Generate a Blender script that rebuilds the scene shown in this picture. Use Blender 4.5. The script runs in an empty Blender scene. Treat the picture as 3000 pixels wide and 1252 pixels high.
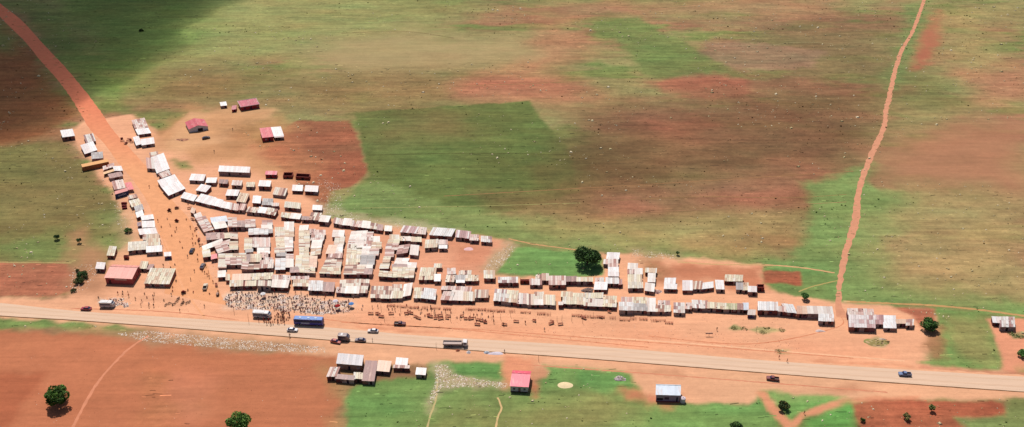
import bpy, math, random
import numpy as np
from mathutils import Vector, Matrix
# ---------------------------------------------------------------- camera, light, exposure
scn = bpy.context.scene
CAMH, PITCH, FPX = 245.0, math.radians(30), 2900.0       # metres, down-tilt, focal length in 3000-px photo pixels
cam_d = bpy.data.cameras.new("camera"); cam = bpy.data.objects.new("camera", cam_d)
scn.collection.objects.link(cam); scn.camera = cam
cam.location = (0, 0, CAMH); cam.rotation_euler = (math.pi/2 - PITCH, 0, 0)
cam_d.sensor_width = 36.0; cam_d.lens = 36.0*FPX/3000.0
cam_d.clip_start = 1.0; cam_d.clip_end = 20000.0
SUN_EL = math.radians(60); SUN_AZ = math.radians(-16)     # azimuth from +Y towards +X: behind the scene, a little left
SUNV = Vector((math.sin(SUN_AZ)*math.cos(SUN_EL), math.cos(SUN_AZ)*math.cos(SUN_EL), math.sin(SUN_EL)))
w = bpy.data.worlds.new("World"); scn.world = w; w.use_nodes = True
nt = w.node_tree; sky = nt.nodes.new('ShaderNodeTexSky'); sky.sky_type = 'NISHITA'; sky.sun_disc = False
sky.sun_elevation = SUN_EL; sky.sun_rotation = SUN_AZ; sky.dust_density = 2.0
nt.links.new(sky.outputs[0], nt.nodes['Background'].inputs[0]); nt.nodes['Background'].inputs[1].default_value = 0.06
sl = bpy.data.lights.new("sun", 'SUN'); sl.energy = 4.2; sl.angle = math.radians(0.5); sl.color = (1.0, 0.95, 0.88)
so = bpy.data.objects.new("sun", sl); scn.collection.objects.link(so)
so.rotation_euler = (-SUNV).to_track_quat('-Z', 'Y').to_euler(); so.location = (0, 300, 600)
scn.view_settings.view_transform = 'Standard'; scn.view_settings.look = 'None'
scn.view_settings.gamma = 1.0; scn.view_settings.use_curve_mapping = False
scn.view_settings.exposure = 0.55
scn.cycles.volume_bounces = 0
KEXP = 1.95                                               # sunlit level surface: picture value / albedo
# ---------------------------------------------------------------- helpers
rnd = random.Random(7)
def lin(c):
    c = c/255.0
    return c/12.92 if c <= 0.04045 else ((c+0.055)/1.055)**2.4
def T(c, k=None):
    k = k or KEXP
    return tuple(min(0.85, max(0.004, lin(v)/k)) for v in c)
_c, _s = math.cos(PITCH), math.sin(PITCH)
def G(px, py, z=0.0):
    "photo pixel -> point on the level at height z"
    x = (px-1500)/FPX; u = (626-py)/FPX
    d = Vector((x, _c+_s*u, -_s+_c*u)); t = (z-CAMH)/d.z
    return Vector((d.x*t, d.y*t, z))
def Gn(px, py):
    x = (px-1500)/FPX; u = (626-py)/FPX
    t = -CAMH/(-_s+_c*u); return x*t, (_c+_s*u)*t
def tag(o, label=None, cat=None, group=None, kind=None):
    if label: o['label'] = label
    if cat: o['category'] = cat
    if group: o['group'] = group
    if kind: o['kind'] = kind
    return o
def empty(name, loc, rz=0.0):
    o = bpy.data.objects.new(name, None); scn.collection.objects.link(o)
    o.location = loc; o.rotation_euler = (0, 0, rz); o.empty_display_size = 0.5
    return o
class MB:
    def __init__(s): s.v = []; s.f = []; s.c = []; s.m = []
    def quad(s, pts, col=(1,1,1), mi=0):
        n = len(s.v); s.v += [tuple(p) for p in pts]; s.f.append(tuple(range(n, n+len(pts)))); s.c.append(col); s.m.append(mi)
    def hexa(s, b, t, col=(1,1,1), mi=0, bottom=True):
        "b, t: four bottom and four top points, counter-clockwise from above"
        n = len(s.v); s.v += [tuple(p) for p in b]+[tuple(p) for p in t]
        fs = [(4,5,6,7),(0,1,5,4),(1,2,6,5),(2,3,7,6),(3,0,4,7)]
        if bottom: fs.append((3,2,1,0))
        for f in fs: s.f.append(tuple(n+i for i in f)); s.c.append(col); s.m.append(mi)
    def box(s, x0, x1, y0, y1, z0, z1, col=(1,1,1), mi=0):
        s.hexa([(x0,y0,z0),(x1,y0,z0),(x1,y1,z0),(x0,y1,z0)], [(x0,y0,z1),(x1,y0,z1),(x1,y1,z1),(x0,y1,z1)], col, mi)
    def tube(s, pts, rad, n=6, col=(1,1,1), mi=0, cap=True):
        base = len(s.v); L = len(pts)
        for i, p in enumerate(pts):
            p = Vector(p)
            a = Vector(pts[max(0,i-1)]); b = Vector(pts[min(L-1,i+1)]); d = (b-a)
            d = d.normalized() if d.length > 1e-9 else Vector((0,0,1))
            u = d.cross(Vector((0,0,1)));
            if u.length < 1e-3: u = d.cross(Vector((0,1,0)))
            u.normalize(); vv = d.cross(u); r = rad[i] if isinstance(rad, (list,tuple)) else rad
            for k in range(n):
                a_ = 2*math.pi*k/n; s.v.append(tuple(p+u*(r*math.cos(a_))+vv*(r*math.sin(a_))))
        for i in range(L-1):
            for k in range(n):
                k2 = (k+1) % n
                s.f.append((base+i*n+k, base+i*n+k2, base+(i+1)*n+k2, base+(i+1)*n+k)); s.c.append(col); s.m.append(mi)
        if cap:
            s.f.append(tuple(base+k for k in range(n-1,-1,-1))); s.c.append(col); s.m.append(mi)
            s.f.append(tuple(base+(L-1)*n+k for k in range(n))); s.c.append(col); s.m.append(mi)
    def build(s, name, mats, parent=None, loc=None):
        me = bpy.data.meshes.new(name); me.from_pydata(s.v, [], s.f)
        if not isinstance(mats, (list,tuple)): mats = [mats]
        for m in mats: me.materials.append(m)
        me.polygons.foreach_set('material_index', s.m)
        cnt = np.array([len(f) for f in s.f]); col = np.ones((len(s.f), 4)); col[:, :3] = np.array(s.c)
        ca = me.color_attributes.new('Col', 'FLOAT_COLOR', 'CORNER')
        ca.data.foreach_set('color', np.repeat(col, cnt, axis=0).ravel())
        me.update()
        o = bpy.data.objects.new(name, me); scn.collection.objects.link(o)
        if parent: o.parent = parent
        if loc: o.location = loc
        return o
def copy_tree(o, parent=None):
    c = o.copy(); scn.collection.objects.link(c)
    if parent: c.parent = parent
    for ch in list(KIDS.get(o.name, [])): copy_tree(ch, c)
    return c
KIDS = {}
def reg(root):
    def walk(o):
        KIDS[o.name] = [x for x in ALLC.get(o.name, [])]
        for x in KIDS[o.name]: walk(x)
    ALLC = {}
    for x in scn.collection.objects:
        if x.parent: ALLC.setdefault(x.parent.name, []).append(x)
    walk(root); return root
# ---------------------------------------------------------------- materials
def mat(name, rough=0.8, metal=0.0, base=None, attr=True, var=0.18, scale=(1,1,1), streak=None, bump=0.0, bscale=4.0, spec=0.3):
    "diffuse paint or soil: colour attribute (or base) times procedural wear"
    m = bpy.data.materials.new(name); m.use_nodes = True; n = m.node_tree; b = n.nodes['Principled BSDF']
    b.inputs['Roughness'].default_value = rough; b.inputs['Metallic'].default_value = metal
    b.inputs['Specular IOR Level'].default_value = spec
    tc = n.nodes.new('ShaderNodeTexCoord'); mp = n.nodes.new('ShaderNodeMapping'); mp.inputs['Scale'].default_value = scale
    n.links.new(tc.outputs['Object'], mp.inputs['Vector'])
    nz = n.nodes.new('ShaderNodeTexNoise'); nz.inputs['Scale'].default_value = 1.0; nz.inputs['Detail'].default_value = 5
    nz.inputs['Roughness'].default_value = 0.65
    n.links.new(mp.outputs[0], nz.inputs['Vector'])
    mr = n.nodes.new('ShaderNodeMapRange'); mr.inputs['From Min'].default_value = 0.3; mr.inputs['From Max'].default_value = 0.7
    mr.inputs['To Min'].default_value = 1-var; mr.inputs['To Max'].default_value = 1+var*0.6
    n.links.new(nz.outputs['Fac'], mr.inputs['Value'])
    mul = n.nodes.new('ShaderNodeMix'); mul.data_type = 'RGBA'; mul.blend_type = 'MULTIPLY'; mul.inputs[0].default_value = 1
    if attr:
        at = n.nodes.new('ShaderNodeAttribute'); at.attribute_name = 'Col'; src = at.outputs['Color']
        n.links.new(src, mul.inputs[6])
    else: mul.inputs[6].default_value = (*base, 1)
    n.links.new(mr.outputs[0], mul.inputs[7]); out = mul.outputs[2]
    if streak:                                        # rust or dirt streaks
        sc, colr, lo, hi = streak
        mp2 = n.nodes.new('ShaderNodeMapping'); mp2.inputs['Scale'].default_value = sc; mp2.inputs['Location'].default_value = (3,7,1)
        n.links.new(tc.outputs['Object'], mp2.inputs['Vector'])
        n2 = n.nodes.new('ShaderNodeTexNoise'); n2.inputs['Scale'].default_value = 1; n2.inputs['Detail'].default_value = 4
        n.links.new(mp2.outputs[0], n2.inputs['Vector'])
        r2 = n.nodes.new('ShaderNodeMapRange'); r2.inputs['From Min'].default_value = lo; r2.inputs['From Max'].default_value = hi
        n.links.new(n2.outputs['Fac'], r2.inputs['Value'])
        mx = n.nodes.new('ShaderNodeMix'); mx.data_type = 'RGBA'; n.links.new(r2.outputs[0], mx.inputs[0])
        n.links.new(out, mx.inputs[6]); mx.inputs[7].default_value = (*colr, 1); out = mx.outputs[2]
    n.links.new(out, b.inputs['Base Color'])
    if bump:
        n3 = n.nodes.new('ShaderNodeTexNoise'); n3.inputs['Scale'].default_value = bscale; n3.inputs['Detail'].default_value = 3
        n.links.new(tc.outputs['Object'], n3.inputs['Vector'])
        bp = n.nodes.new('ShaderNodeBump'); bp.inputs['Strength'].default_value = bump; bp.inputs['Distance'].default_value = 0.1
        n.links.new(n3.outputs['Fac'], bp.inputs['Height']); n.links.new(bp.outputs[0], b.inputs['Normal'])
    return m
M_SHEET = mat('old_sheet_roofing', rough=0.6, var=0.14, scale=(0.9,0.9,0.9), streak=((1.8,0.3,1), (0.36,0.17,0.11), 0.60, 0.85))
M_NEW = mat('new_sheet_roofing', rough=0.5, var=0.13, scale=(0.5,0.5,0.5), spec=0.4, streak=((1.4,0.25,1), (0.40,0.26,0.21), 0.56, 0.86))
M_WALL = mat('shack_wall', rough=0.85, var=0.25, scale=(2.2,2.2,0.5))
M_PAINT = mat('plain_paint', rough=0.7, var=0.10, scale=(1,1,1))
M_CAR = mat('car_paint', rough=0.3, var=0.05, spec=0.6)
M_GLASS = mat('dark_glass', rough=0.35, attr=False, base=(0.012,0.016,0.05), var=0.1, spec=0.25)
M_RUB = mat('rubber', rough=0.9, attr=False, base=(0.02,0.02,0.02))
M_CLOTH = mat('cloth', rough=0.95, var=0.15, scale=(2,2,2), spec=0.1)
M_WOOD = mat('weathered_wood', rough=0.9, var=0.3, scale=(4,4,4), spec=0.1)
M_LEAF = mat('leaves', rough=0.7, var=0.3, scale=(1.2,1.2,1.2), spec=0.2)
M_BARK = mat('bark', rough=0.95, attr=False, base=(0.07,0.045,0.03))
M_STONE = mat('stone_and_litter', rough=0.9, var=0.2, scale=(3,3,3), spec=0.2)
M_GRASS = mat('grass_blades', rough=0.85, var=0.2, scale=(0.3,0.3,0.3), spec=0.1)
# ---------------------------------------------------------------- ground: one sheet, soil and grass cover as a colour map
nr = np.random.RandomState(3)
def vnoise(x, y, cell, seed):
    r = np.random.RandomState(seed); g = r.rand(256, 256)
    fx = x/cell + 1000.37; fy = y/cell + 1000.71
    ix = np.floor(fx).astype(int); iy = np.floor(fy).astype(int); tx = fx-ix; ty = fy-iy
    tx = tx*tx*(3-2*tx); ty = ty*ty*(3-2*ty)
    a = g[ix%256, iy%256]; b = g[(ix+1)%256, iy%256]; c = g[ix%256, (iy+1)%256]; d = g[(ix+1)%256, (iy+1)%256]
    return (a*(1-tx)+b*tx)*(1-ty)+(c*(1-tx)+d*tx)*ty
def fbm(x, y, cell, seed, o=4, p=0.55):
    s = 0; a = 1; t = 0
    for i in range(o): s = s+a*vnoise(x, y, cell/2**i, seed+i); t += a; a *= p
    return s/t
far = [-9000,-5000,-3000,-1800,-1100,-750]
xs = np.concatenate([far, np.arange(-520, 520.1, 1.0), [-f for f in far[::-1]]])
ys = np.concatenate([[-9000,-4000,-1500,-500,-100,60,150,200], np.arange(230, 800, 1.0), np.arange(800, 1000, 4.0), [1050,1150,1300,1600,2200,3200,5000,9000]])
X, Y = np.meshgrid(xs, ys); gx = X.ravel(); gy = Y.ravel()
def poly_w(pts, soft, px=gx, py=gy, rough=1.0, seed=50):
    "soft-edged, ragged mask of a polygon given in photo pixels"
    P = np.array([Gn(*p) for p in pts]); out = np.zeros(px.shape)
    m = soft+6
    sel = np.where((px > P[:,0].min()-m)&(px < P[:,0].max()+m)&(py > P[:,1].min()-m)&(py < P[:,1].max()+m))[0]
    x = px[sel]; y = py[sel]; ins = np.zeros(x.shape, bool); dmin = np.full(x.shape, 1e9)
    for i in range(len(P)):
        ax, ay = P[i]; bx, by = P[(i+1) % len(P)]
        cond = ((ay > y) != (by > y)); xi = (bx-ax)*(y-ay)/((by-ay) if by != ay else 1e-9)+ax
        ins ^= cond & (x < xi)
        dx, dy = bx-ax, by-ay; t = np.clip(((x-ax)*dx+(y-ay)*dy)/(dx*dx+dy*dy+1e-9), 0, 1)
        dmin = np.minimum(dmin, np.hypot(x-ax-t*dx, y-ay-t*dy))
    sd = np.where(ins, dmin, -dmin)
    nzz = (fbm(x, y, max(6.0, soft*1.5), seed, 4)-0.5)*2
    wv = (sd + nzz*rough*(soft*0.9+0.8))/max(soft, 0.3)*0.5+0.5
    wv = np.clip(wv, 0, 1); wv = wv*wv*(3-2*wv); out[sel] = wv
    return out
GREEN=(120,130,70); GR2=(100,150,78); OLIVE=(148,136,86); BROWN=(156,114,82); TAN=(184,160,114); RED=(160,92,66); PALE=(170,130,95)
SAND=(250,184,144); LANE=(228,152,115); DUST=(205,150,108)
LAYERS = [  # colour, softness in metres, opacity, polygon in photo pixels
 ((146,148,88),40,.8,[(480,-40),(1260,-40),(1300,60),(1180,120),(960,170),(700,190),(480,180)]),
 ((130,134,76),25,.6,[(1000,-60),(1780,-60),(1900,5),(1500,20),(1300,60)]),
 (TAN,30,.8,[(960,110),(1180,90),(1400,120),(1600,130),(1560,170),(1300,190),(1150,230),(960,200)]),
 ((140,112,70),30,.8,[(440,180),(700,190),(960,210),(1300,210),(1380,300),(1050,320),(700,300),(420,330),(380,300)]),
 ((178,124,90),20,.75,[(1560,55),(1680,60),(1720,140),(1640,200),(1740,300),(1400,300),(1330,240),(1560,160)]),
 ((178,108,82),18,.6,[(1370,215),(1640,225),(1720,260),(1640,275),(1380,270)]),
 ((166,120,88),20,.7,[(1620,5),(2000,10),(2300,-30),(2460,0),(2450,60),(2120,50),(1870,40),(1700,60)]),
 ((112,128,68),5,.85,[(1690,75),(1870,50),(1910,80),(2060,150),(2140,212),(1950,232),(1880,225),(1850,170),(1790,110)]),
 ((124,100,68),30,.8,[(2250,60),(2620,60),(2620,210),(2180,205),(2100,170)]),
 ((150,118,90),5,.85,[(2065,122),(2230,126),(2420,150),(2380,200),(2160,209),(2110,182),(2050,155)]),
 ((170,102,78),6,.85,[(1890,240),(2090,216),(2205,240),(2212,285),(2050,290),(1960,270)]),
 ((122,86,58),45,.9,[(1700,330),(2100,280),(2590,240),(2580,430),(2500,560),(2400,620),(1900,640),(1690,580),(1620,470)]),
 ((140,84,64),30,.6,[(1880,340),(2040,345),(2070,380),(1960,410),(1850,390)]),
 ((164,104,80),22,.8,[(1720,590),(2100,540),(2450,500),(2520,500),(2450,590),(2100,640),(1760,640)]),
 ((98,112,56),1.6,.95,[(1038,330),(1220,318),(1550,296),(1575,340),(1660,430),(1680,500),(1700,560),(1500,620),(1200,640),(990,620),(1078,515)]),
 ((124,108,64),22,.8,[(1060,330),(1380,330),(1370,400),(1200,430),(1080,430)]),
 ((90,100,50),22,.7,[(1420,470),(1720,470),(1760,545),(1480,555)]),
 ((108,80,50),28,.8,[(1660,440),(1870,430),(1900,540),(1680,550)]),
 ((135,100,65),14,.6,[(1400,565),(1750,560),(1780,640),(1450,620)]),
 ((124,142,80),6,.9,[(1050,540),(1090,525),(1240,590),(1600,640),(1900,700),(2440,770),(2440,820),(1760,735),(1500,712),(1100,650),(950,618)]),
 ((162,144,90),14,.8,[(1560,640),(1800,640),(2330,640),(2350,720),(2000,730),(1660,690)]),
 ((170,120,80),12,.6,[(2090,690),(2350,690),(2350,740),(2000,730)]),
 ((120,145,80),5,.9,[(2360,540),(2480,500),(2560,480),(2530,540),(2710,575),(2715,660),(2600,700),(2650,820),(3050,900),(3050,930),(2470,885),(2240,860),(2200,790),(2300,750),(2370,700)]),
 ((166,144,94),18,.85,[(2600,600),(2720,560),(3050,560),(3050,860),(2800,860),(2620,820),(2560,720)]),
 ((188,128,98),24,.85,[(2640,400),(2800,370),(3050,350),(3050,580),(2800,560),(2600,520)]),
 ((180,118,90),20,.8,[(2820,200),(3050,190),(3050,300),(2860,300)]),
 ((118,120,66),20,.8,[(2620,220),(2740,230),(2820,250),(2840,310),(2640,310)]),
 ((188,112,86),5,.9,[(2722,40),(2756,30),(2755,125),(2710,200),(2662,215),(2690,120)]),
 ((164,146,92),20,.8,[(2765,20),(2900,30),(2930,180),(2770,190)]),
 ((112,138,76),8,.7,[(2655,20),(2740,-20),(2700,110),(2640,240),(2610,260),(2600,210),(2640,130)]),
 ((128,112,66),3.5,.95,[(-60,430),(180,415),(240,480),(330,580),(370,690),(330,760),(-60,768)]),
 ((116,136,72),12,.7,[(-60,690),(300,690),(330,600),(380,660),(330,770),(-60,768)]),
 ((105,110,58),20,.6,[(-60,400),(120,420),(100,520),(-60,520)]),
 ((150,96,58),8,.95,[(-60,60),(10,60),(110,180),(232,320),(170,400),(-60,430)]),
 ((115,130,70),14,.8,[(-60,60),(10,60),(50,110),(20,150),(-60,130)]),
 ((118,125,66),6,.8,[(-20,5),(70,40),(300,330),(380,330),(340,250),(120,0)]),
 ((176,106,78),1.5,.95,[(-60,770),(200,772),(215,850),(170,870),(-60,872)]),
 ((152,90,64),1.6,.95,[(870,352),(1022,355),(1045,395),(1075,490),(1070,517),(1030,545),(960,560),(955,625),(840,590),(760,440),(830,380)]),
 ((112,140,62),30,.8,[(120,-60),(700,-60),(620,40),(560,130),(440,190),(330,310),(240,190)]),  # deeper green under the cloud, tone of its shade put into the colour
 # bare trampled soil of the settlement and the roadside
 (SAND,2.2,1.0,[(-80,878),(200,874),(230,840),(300,800),(380,700),(360,620),(300,520),(215,420),(180,395),(260,350),(390,335),(470,400),(560,330),(700,350),(760,430),(860,520),(960,640),(1240,672),(1460,702),(1500,715),(1445,770),(1430,812),(1760,806),(1765,745),(1900,748),(2230,775),(2250,850),(2440,885),(2490,888),(2700,905),(2745,915),(2735,1000),(2700,1050),(2740,1070),(2990,1095),(3060,1100),(3060,1180),(2700,1140),(1750,1085),(900,1010),(-80,940)]),
 ((246,166,126),12,.6,[(1100,930),(1800,950),(2700,1040),(2700,1070),(1800,1010),(1100,965)]),
 ((205,150,102),10,.8,[(440,400),(560,320),(700,310),(880,380),(800,440),(900,500),(860,540),(700,480),(560,480),(480,440)]),
 ((176,110,76),6,.85,[(750,415),(830,390),(880,420),(960,470),(960,560),(940,600),(880,560),(800,480),(760,450)]),
 ((232,178,132),6,.85,[(560,330),(700,318),(790,325),(800,350),(700,372),(640,420),(520,450),(470,440)]),
 ((222,165,118),8,.8,[(560,375),(620,330),(700,335),(770,330),(760,350),(660,380),(600,400)]),
 ((160,115,72),8,.7,[(660,360),(750,350),(780,420),(700,430),(640,400)]),
 ((150,138,76),5,.8,[(510,470),(548,485),(560,500),(530,500)]),
 ((110,130,66),3,.8,[(508,468),(545,478),(558,492),(530,494)]),
 ((196,140,104),8,.8,[(230,680),(330,750),(290,860),(200,862),(220,760)]),
 ((204,170,130),8,.7,[(380,600),(420,700),(350,750),(330,640)]),
 ((238,168,134),4,.8,[(660,560),(960,640),(1500,710),(1430,800),(1440,860),(1100,850),(640,790),(600,700)]),
 ((224,150,116),6,.9,[(1310,705),(1440,720),(1430,780),(1330,790)]),
 ((198,170,132),4,.9,[(1490,712),(1515,718),(1500,740),(1465,790),(1410,800),(1430,760)]),
 ((114,150,80),1.2,1,[(1512,722),(1690,742),(1770,760),(1765,805),(1640,812),(1450,800),(1480,770)]),
 ((205,128,95),5,.9,[(1900,768),(2080,775),(2235,785),(2245,850),(2120,842),(2080,820),(1920,830)]),
 ((170,125,85),5,.8,[(1880,765),(1930,765),(1960,830),(1925,830)]),
 ((114,140,76),1.2,.95,[(2232,780),(2350,790),(2440,805),(2450,880),(2330,870),(2290,850),(2240,830)]),
 ((168,90,64),.9,.95,[(2232,792),(2345,796),(2350,838),(2300,832),(2240,830)]),
 ((195,180,140),4,.6,[(940,600),(1100,640),(1240,650),(1350,680),(1340,695),(1100,665),(940,630)]),
 ((190,165,120),4,.6,[(1850,728),(2000,745),(1990,760),(1850,752)]),
 ((182,106,78),1.2,.95,[(2610,902),(2742,906),(2738,945),(2695,960),(2670,925)]),
 ((116,150,78),1.2,.95,[(2742,906),(2885,915),(2895,940),(2925,1010),(2932,1088),(2740,1072),(2690,1062),(2760,1050),(2755,960)]),
 ((150,136,82),7,.85,[(2770,930),(2880,940),(2915,1020),(2920,1065),(2770,1060)]),
 ((165,116,78),3,.9,[(2715,965),(2758,960),(2760,1050),(2738,1058),(2705,1020)]),
 ((240,162,126),1,1,[(2892,936),(3060,930),(3060,1112),(2937,1088),(2928,1010)]),
 ((108,150,72),2.5,.9,[(2975,1082),(3060,1075),(3060,1100),(2975,1095)]),
 ((244,212,186),3,.75,[(655,868),(700,858),(770,860),(880,870),(1030,884),(1040,902),(1000,918),(900,916),(830,912),(790,905),(700,906),(660,900)]),
 # south of the tarmac
 ((240,180,140),1.4,1,[(240,944),(560,966),(900,996),(1750,1058),(3060,1154),(3060,1175),(2700,1170),(2510,1168),(2200,1185),(1860,1180),(1560,1085),(1480,1070),(1240,1065),(1000,1070),(900,1040),(560,1000),(300,960)]),
 ((118,138,74),2,1,[(-80,924),(0,929),(250,946),(430,962),(430,990),(280,965),(-80,962)]),
 ((200,124,88),2,1,[(-80,968),(420,985),(700,1030),(990,1040),(1000,1140),(985,1300),(-80,1300)]),
 ((204,126,90),16,.8,[(60,980),(420,1000),(260,1120),(160,1260),(40,1290),(90,1120)]),
 ((184,104,72),3,.8,[(-80,1090),(130,1100),(20,1260),(-80,1300)]),
 ((182,116,76),6,.7,[(420,1080),(640,1090),(600,1290),(420,1290)]),
 ((212,134,102),8,.6,[(500,1090),(620,1100),(580,1270),(520,1280)]),
 ((184,142,106),5,.9,[(330,972),(430,968),(700,992),(960,1012),(950,1035),(700,1028),(420,1000)]),
 ((170,135,88),6,.8,[(950,1080),(1030,1120),(1010,1300),(970,1300),(990,1140)]),
 ((114,148,78),1.6,1,[(1040,1125),(1160,1105),(1255,1105),(1250,1065),(1300,1062),(1484,1060),(1484,1110),(1500,1145),(1575,1150),(1600,1090),(1590,1068),(1700,1078),(1850,1095),(1880,1140),(1900,1180),(2060,1182),(2190,1192),(2240,1150),(2300,1300),(1015,1300),(1020,1140)]),
 ((140,132,78),16,.85,[(1230,1180),(1470,1180),(1700,1160),(1820,1200),(1800,1300),(1230,1300)]),
 ((92,136,70),2,.7,[(1310,1066),(1480,1064),(1480,1112),(1440,1118),(1330,1095)]),
 ((94,140,72),3,.7,[(1700,1085),(1840,1100),(1860,1140),(1780,1150),(1690,1130)]),
 ((195,172,135),3,.85,[(1272,1066),(1310,1068),(1330,1095),(1400,1110),(1490,1122),(1480,1138),(1360,1135),(1290,1140),(1262,1200),(1250,1180),(1275,1120)]),
 ((210,130,98),4,.85,[(1830,1140),(1990,1165),(1960,1195),(1830,1170)]),
 ((236,158,120),2.5,1,[(1484,1045),(1590,1052),(1570,1085),(1560,1120),(1480,1135),(1478,1100)]),
 ((226,160,122),1.5,1,[(1572,1080),(1590,1076),(1604,1092),(1600,1106),(1570,1108),(1556,1096)]),
 ((210,130,95),2,.9,[(1555,1120),(1578,1130),(1576,1170),(1560,1165)]),
 ((118,158,80),2,.9,[(2235,1148),(2380,1154),(2480,1163),(2430,1183),(2370,1198),(2330,1222),(2316,1240),(2270,1190)]),
 ((232,158,120),1,1,[(2222,1150),(2240,1150),(2318,1238),(2345,1212),(2440,1180),(2520,1165),(2700,1155),(2700,1175),(2530,1178),(2450,1195),(2360,1222),(2325,1270),(2300,1262),(2240,1180)]),
 ((104,154,74),3,1,[(2345,1250),(2370,1222),(2450,1198),(2500,1180),(2520,1300),(2330,1300)]),
 ((172,96,66),1.0,1,[(2496,1182),(2560,1172),(2944,1175),(2946,1222),(2800,1224),(2835,1262),(2850,1300),(2535,1300)]),
 ((130,140,80),1.5,1,[(2945,1165),(3060,1172),(3060,1300),(2850,1300),(2835,1262),(2800,1226),(2946,1222)]),
 ((150,148,92),.8,.85,[(2128,964),(2150,952),(2172,960),(2176,966),(2150,966)]),
 ((158,152,96),.8,.8,[(2195,966),(2225,956),(2300,966),(2310,972),(2230,974)]),
 ((166,156,100),.8,.7,[(2275,1027),(2310,1025),(2312,1035),(2280,1036)]),((166,150,100),.8,.6,[(2155,1016),(2180,1013),(2176,1020)]),
 ((170,160,112),.8,.8,[(2530,995),(2570,990),(2612,1003),(2590,1018),(2550,1016)]),
 ((150,140,90),.8,.8,[(2960,980),(2990,974),(3000,984),(2970,992)]),
 ((196,128,96),2,.6,[(2360,1145),(2480,1130),(2560,1144),(2500,1152)]),((200,140,104),3,.5,[(1850,1082),(1990,1090),(2010,1100),(1880,1098)]),
 ((222,142,106),1.5,.6,[(1040,955),(1300,975),(1290,981),(1050,962)]),((224,146,108),1.5,.6,[(2380,1056),(2640,1068),(2700,1078),(2400,1066)]),
 ((214,138,108),2,.7,[(2700,1075),(3060,1100),(3060,1112),(2760,1090)]),
]
base = np.empty((gx.size, 3)); L = lambda c: np.array(T(c))
n1 = fbm(gx, gy*2.2, 90, 11, 4)[:, None]; n2 = fbm(gx, gy*2.6, 40, 21, 4)[:, None]
base[:] = L(OLIVE)
base = base*(1-np.clip((n1-.5)*5, 0, 1))+L(BROWN)*np.clip((n1-.5)*5, 0, 1)
base = base*(1-np.clip((n2-.55)*6, 0, 1))+L(GREEN)*np.clip((n2-.55)*6, 0, 1)
soil = np.zeros(gx.size)
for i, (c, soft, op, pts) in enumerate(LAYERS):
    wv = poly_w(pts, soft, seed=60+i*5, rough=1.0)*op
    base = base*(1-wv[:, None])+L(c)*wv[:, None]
    bright = c[0] > 182
    soil = soil*(1-wv)+(1.0 if bright else 0.0)*wv
# patchy cover inside every field: long streaks roughly along the rows, tussocks, bare spots
st = fbm(gx*0.16+gy*0.02, gy*1.0, 3.2, 31, 4, 0.7); pt = fbm(gx, gy*1.8, 26, 41, 5, 0.6); pt2 = fbm(gx, gy*1.5, 7, 47, 3, .7)
k = 1-soil*0.85
mul = 1.05+((st-.5)*0.40+(pt-.5)*0.42+(pt2-.5)*0.42)*k-.05*soil+((fbm(gx*.3, gy, 9, 77, 4)-.5)*0.20+(fbm(gx, gy*1.3, 14, 83, 5, .7)-.5)*0.22)*soil
base *= mul[:, None]
hue = (fbm(gx, gy*2.2, 34, 91, 4, 0.6)-.5)*k               # green <-> red drift
base[:, 0] *= 1+hue*0.34; base[:, 1] *= 1-hue*0.10; base[:, 2] *= 1-hue*0.05
lum = (base @ np.array([.3,.6,.1]))[:, None]; fk = (0.04*(1-soil))[:, None]; base = (base*(1-fk)+lum*fk)*(1+.05*(1-soil))[:, None]
base = np.clip(base, 0.005, 0.8)
nx, ny = len(xs), len(ys)
zz = np.zeros(gx.size)
me = bpy.data.meshes.new('ground')
co = np.stack([gx, gy, zz], 1)
idx = np.arange(nx*ny).reshape(ny, nx)
q = np.stack([idx[:-1,:-1], idx[:-1,1:], idx[1:,1:], idx[1:,:-1]], -1).reshape(-1, 4)
me.vertices.add(nx*ny); me.vertices.foreach_set('co', co.ravel())
me.loops.add(q.size); me.loops.foreach_set('vertex_index', q.ravel().astype(np.int32))
me.polygons.add(len(q)); me.polygons.foreach_set('loop_start', np.arange(0, q.size, 4, dtype=np.int32))
me.update()
ca = me.color_attributes.new('Col', 'FLOAT_COLOR', 'POINT')
ca.data.foreach_set('color', np.concatenate([base, soil[:, None]], 1).ravel())
ground = bpy.data.objects.new('ground', me); scn.collection.objects.link(ground); ground['kind'] = 'structure'
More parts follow.
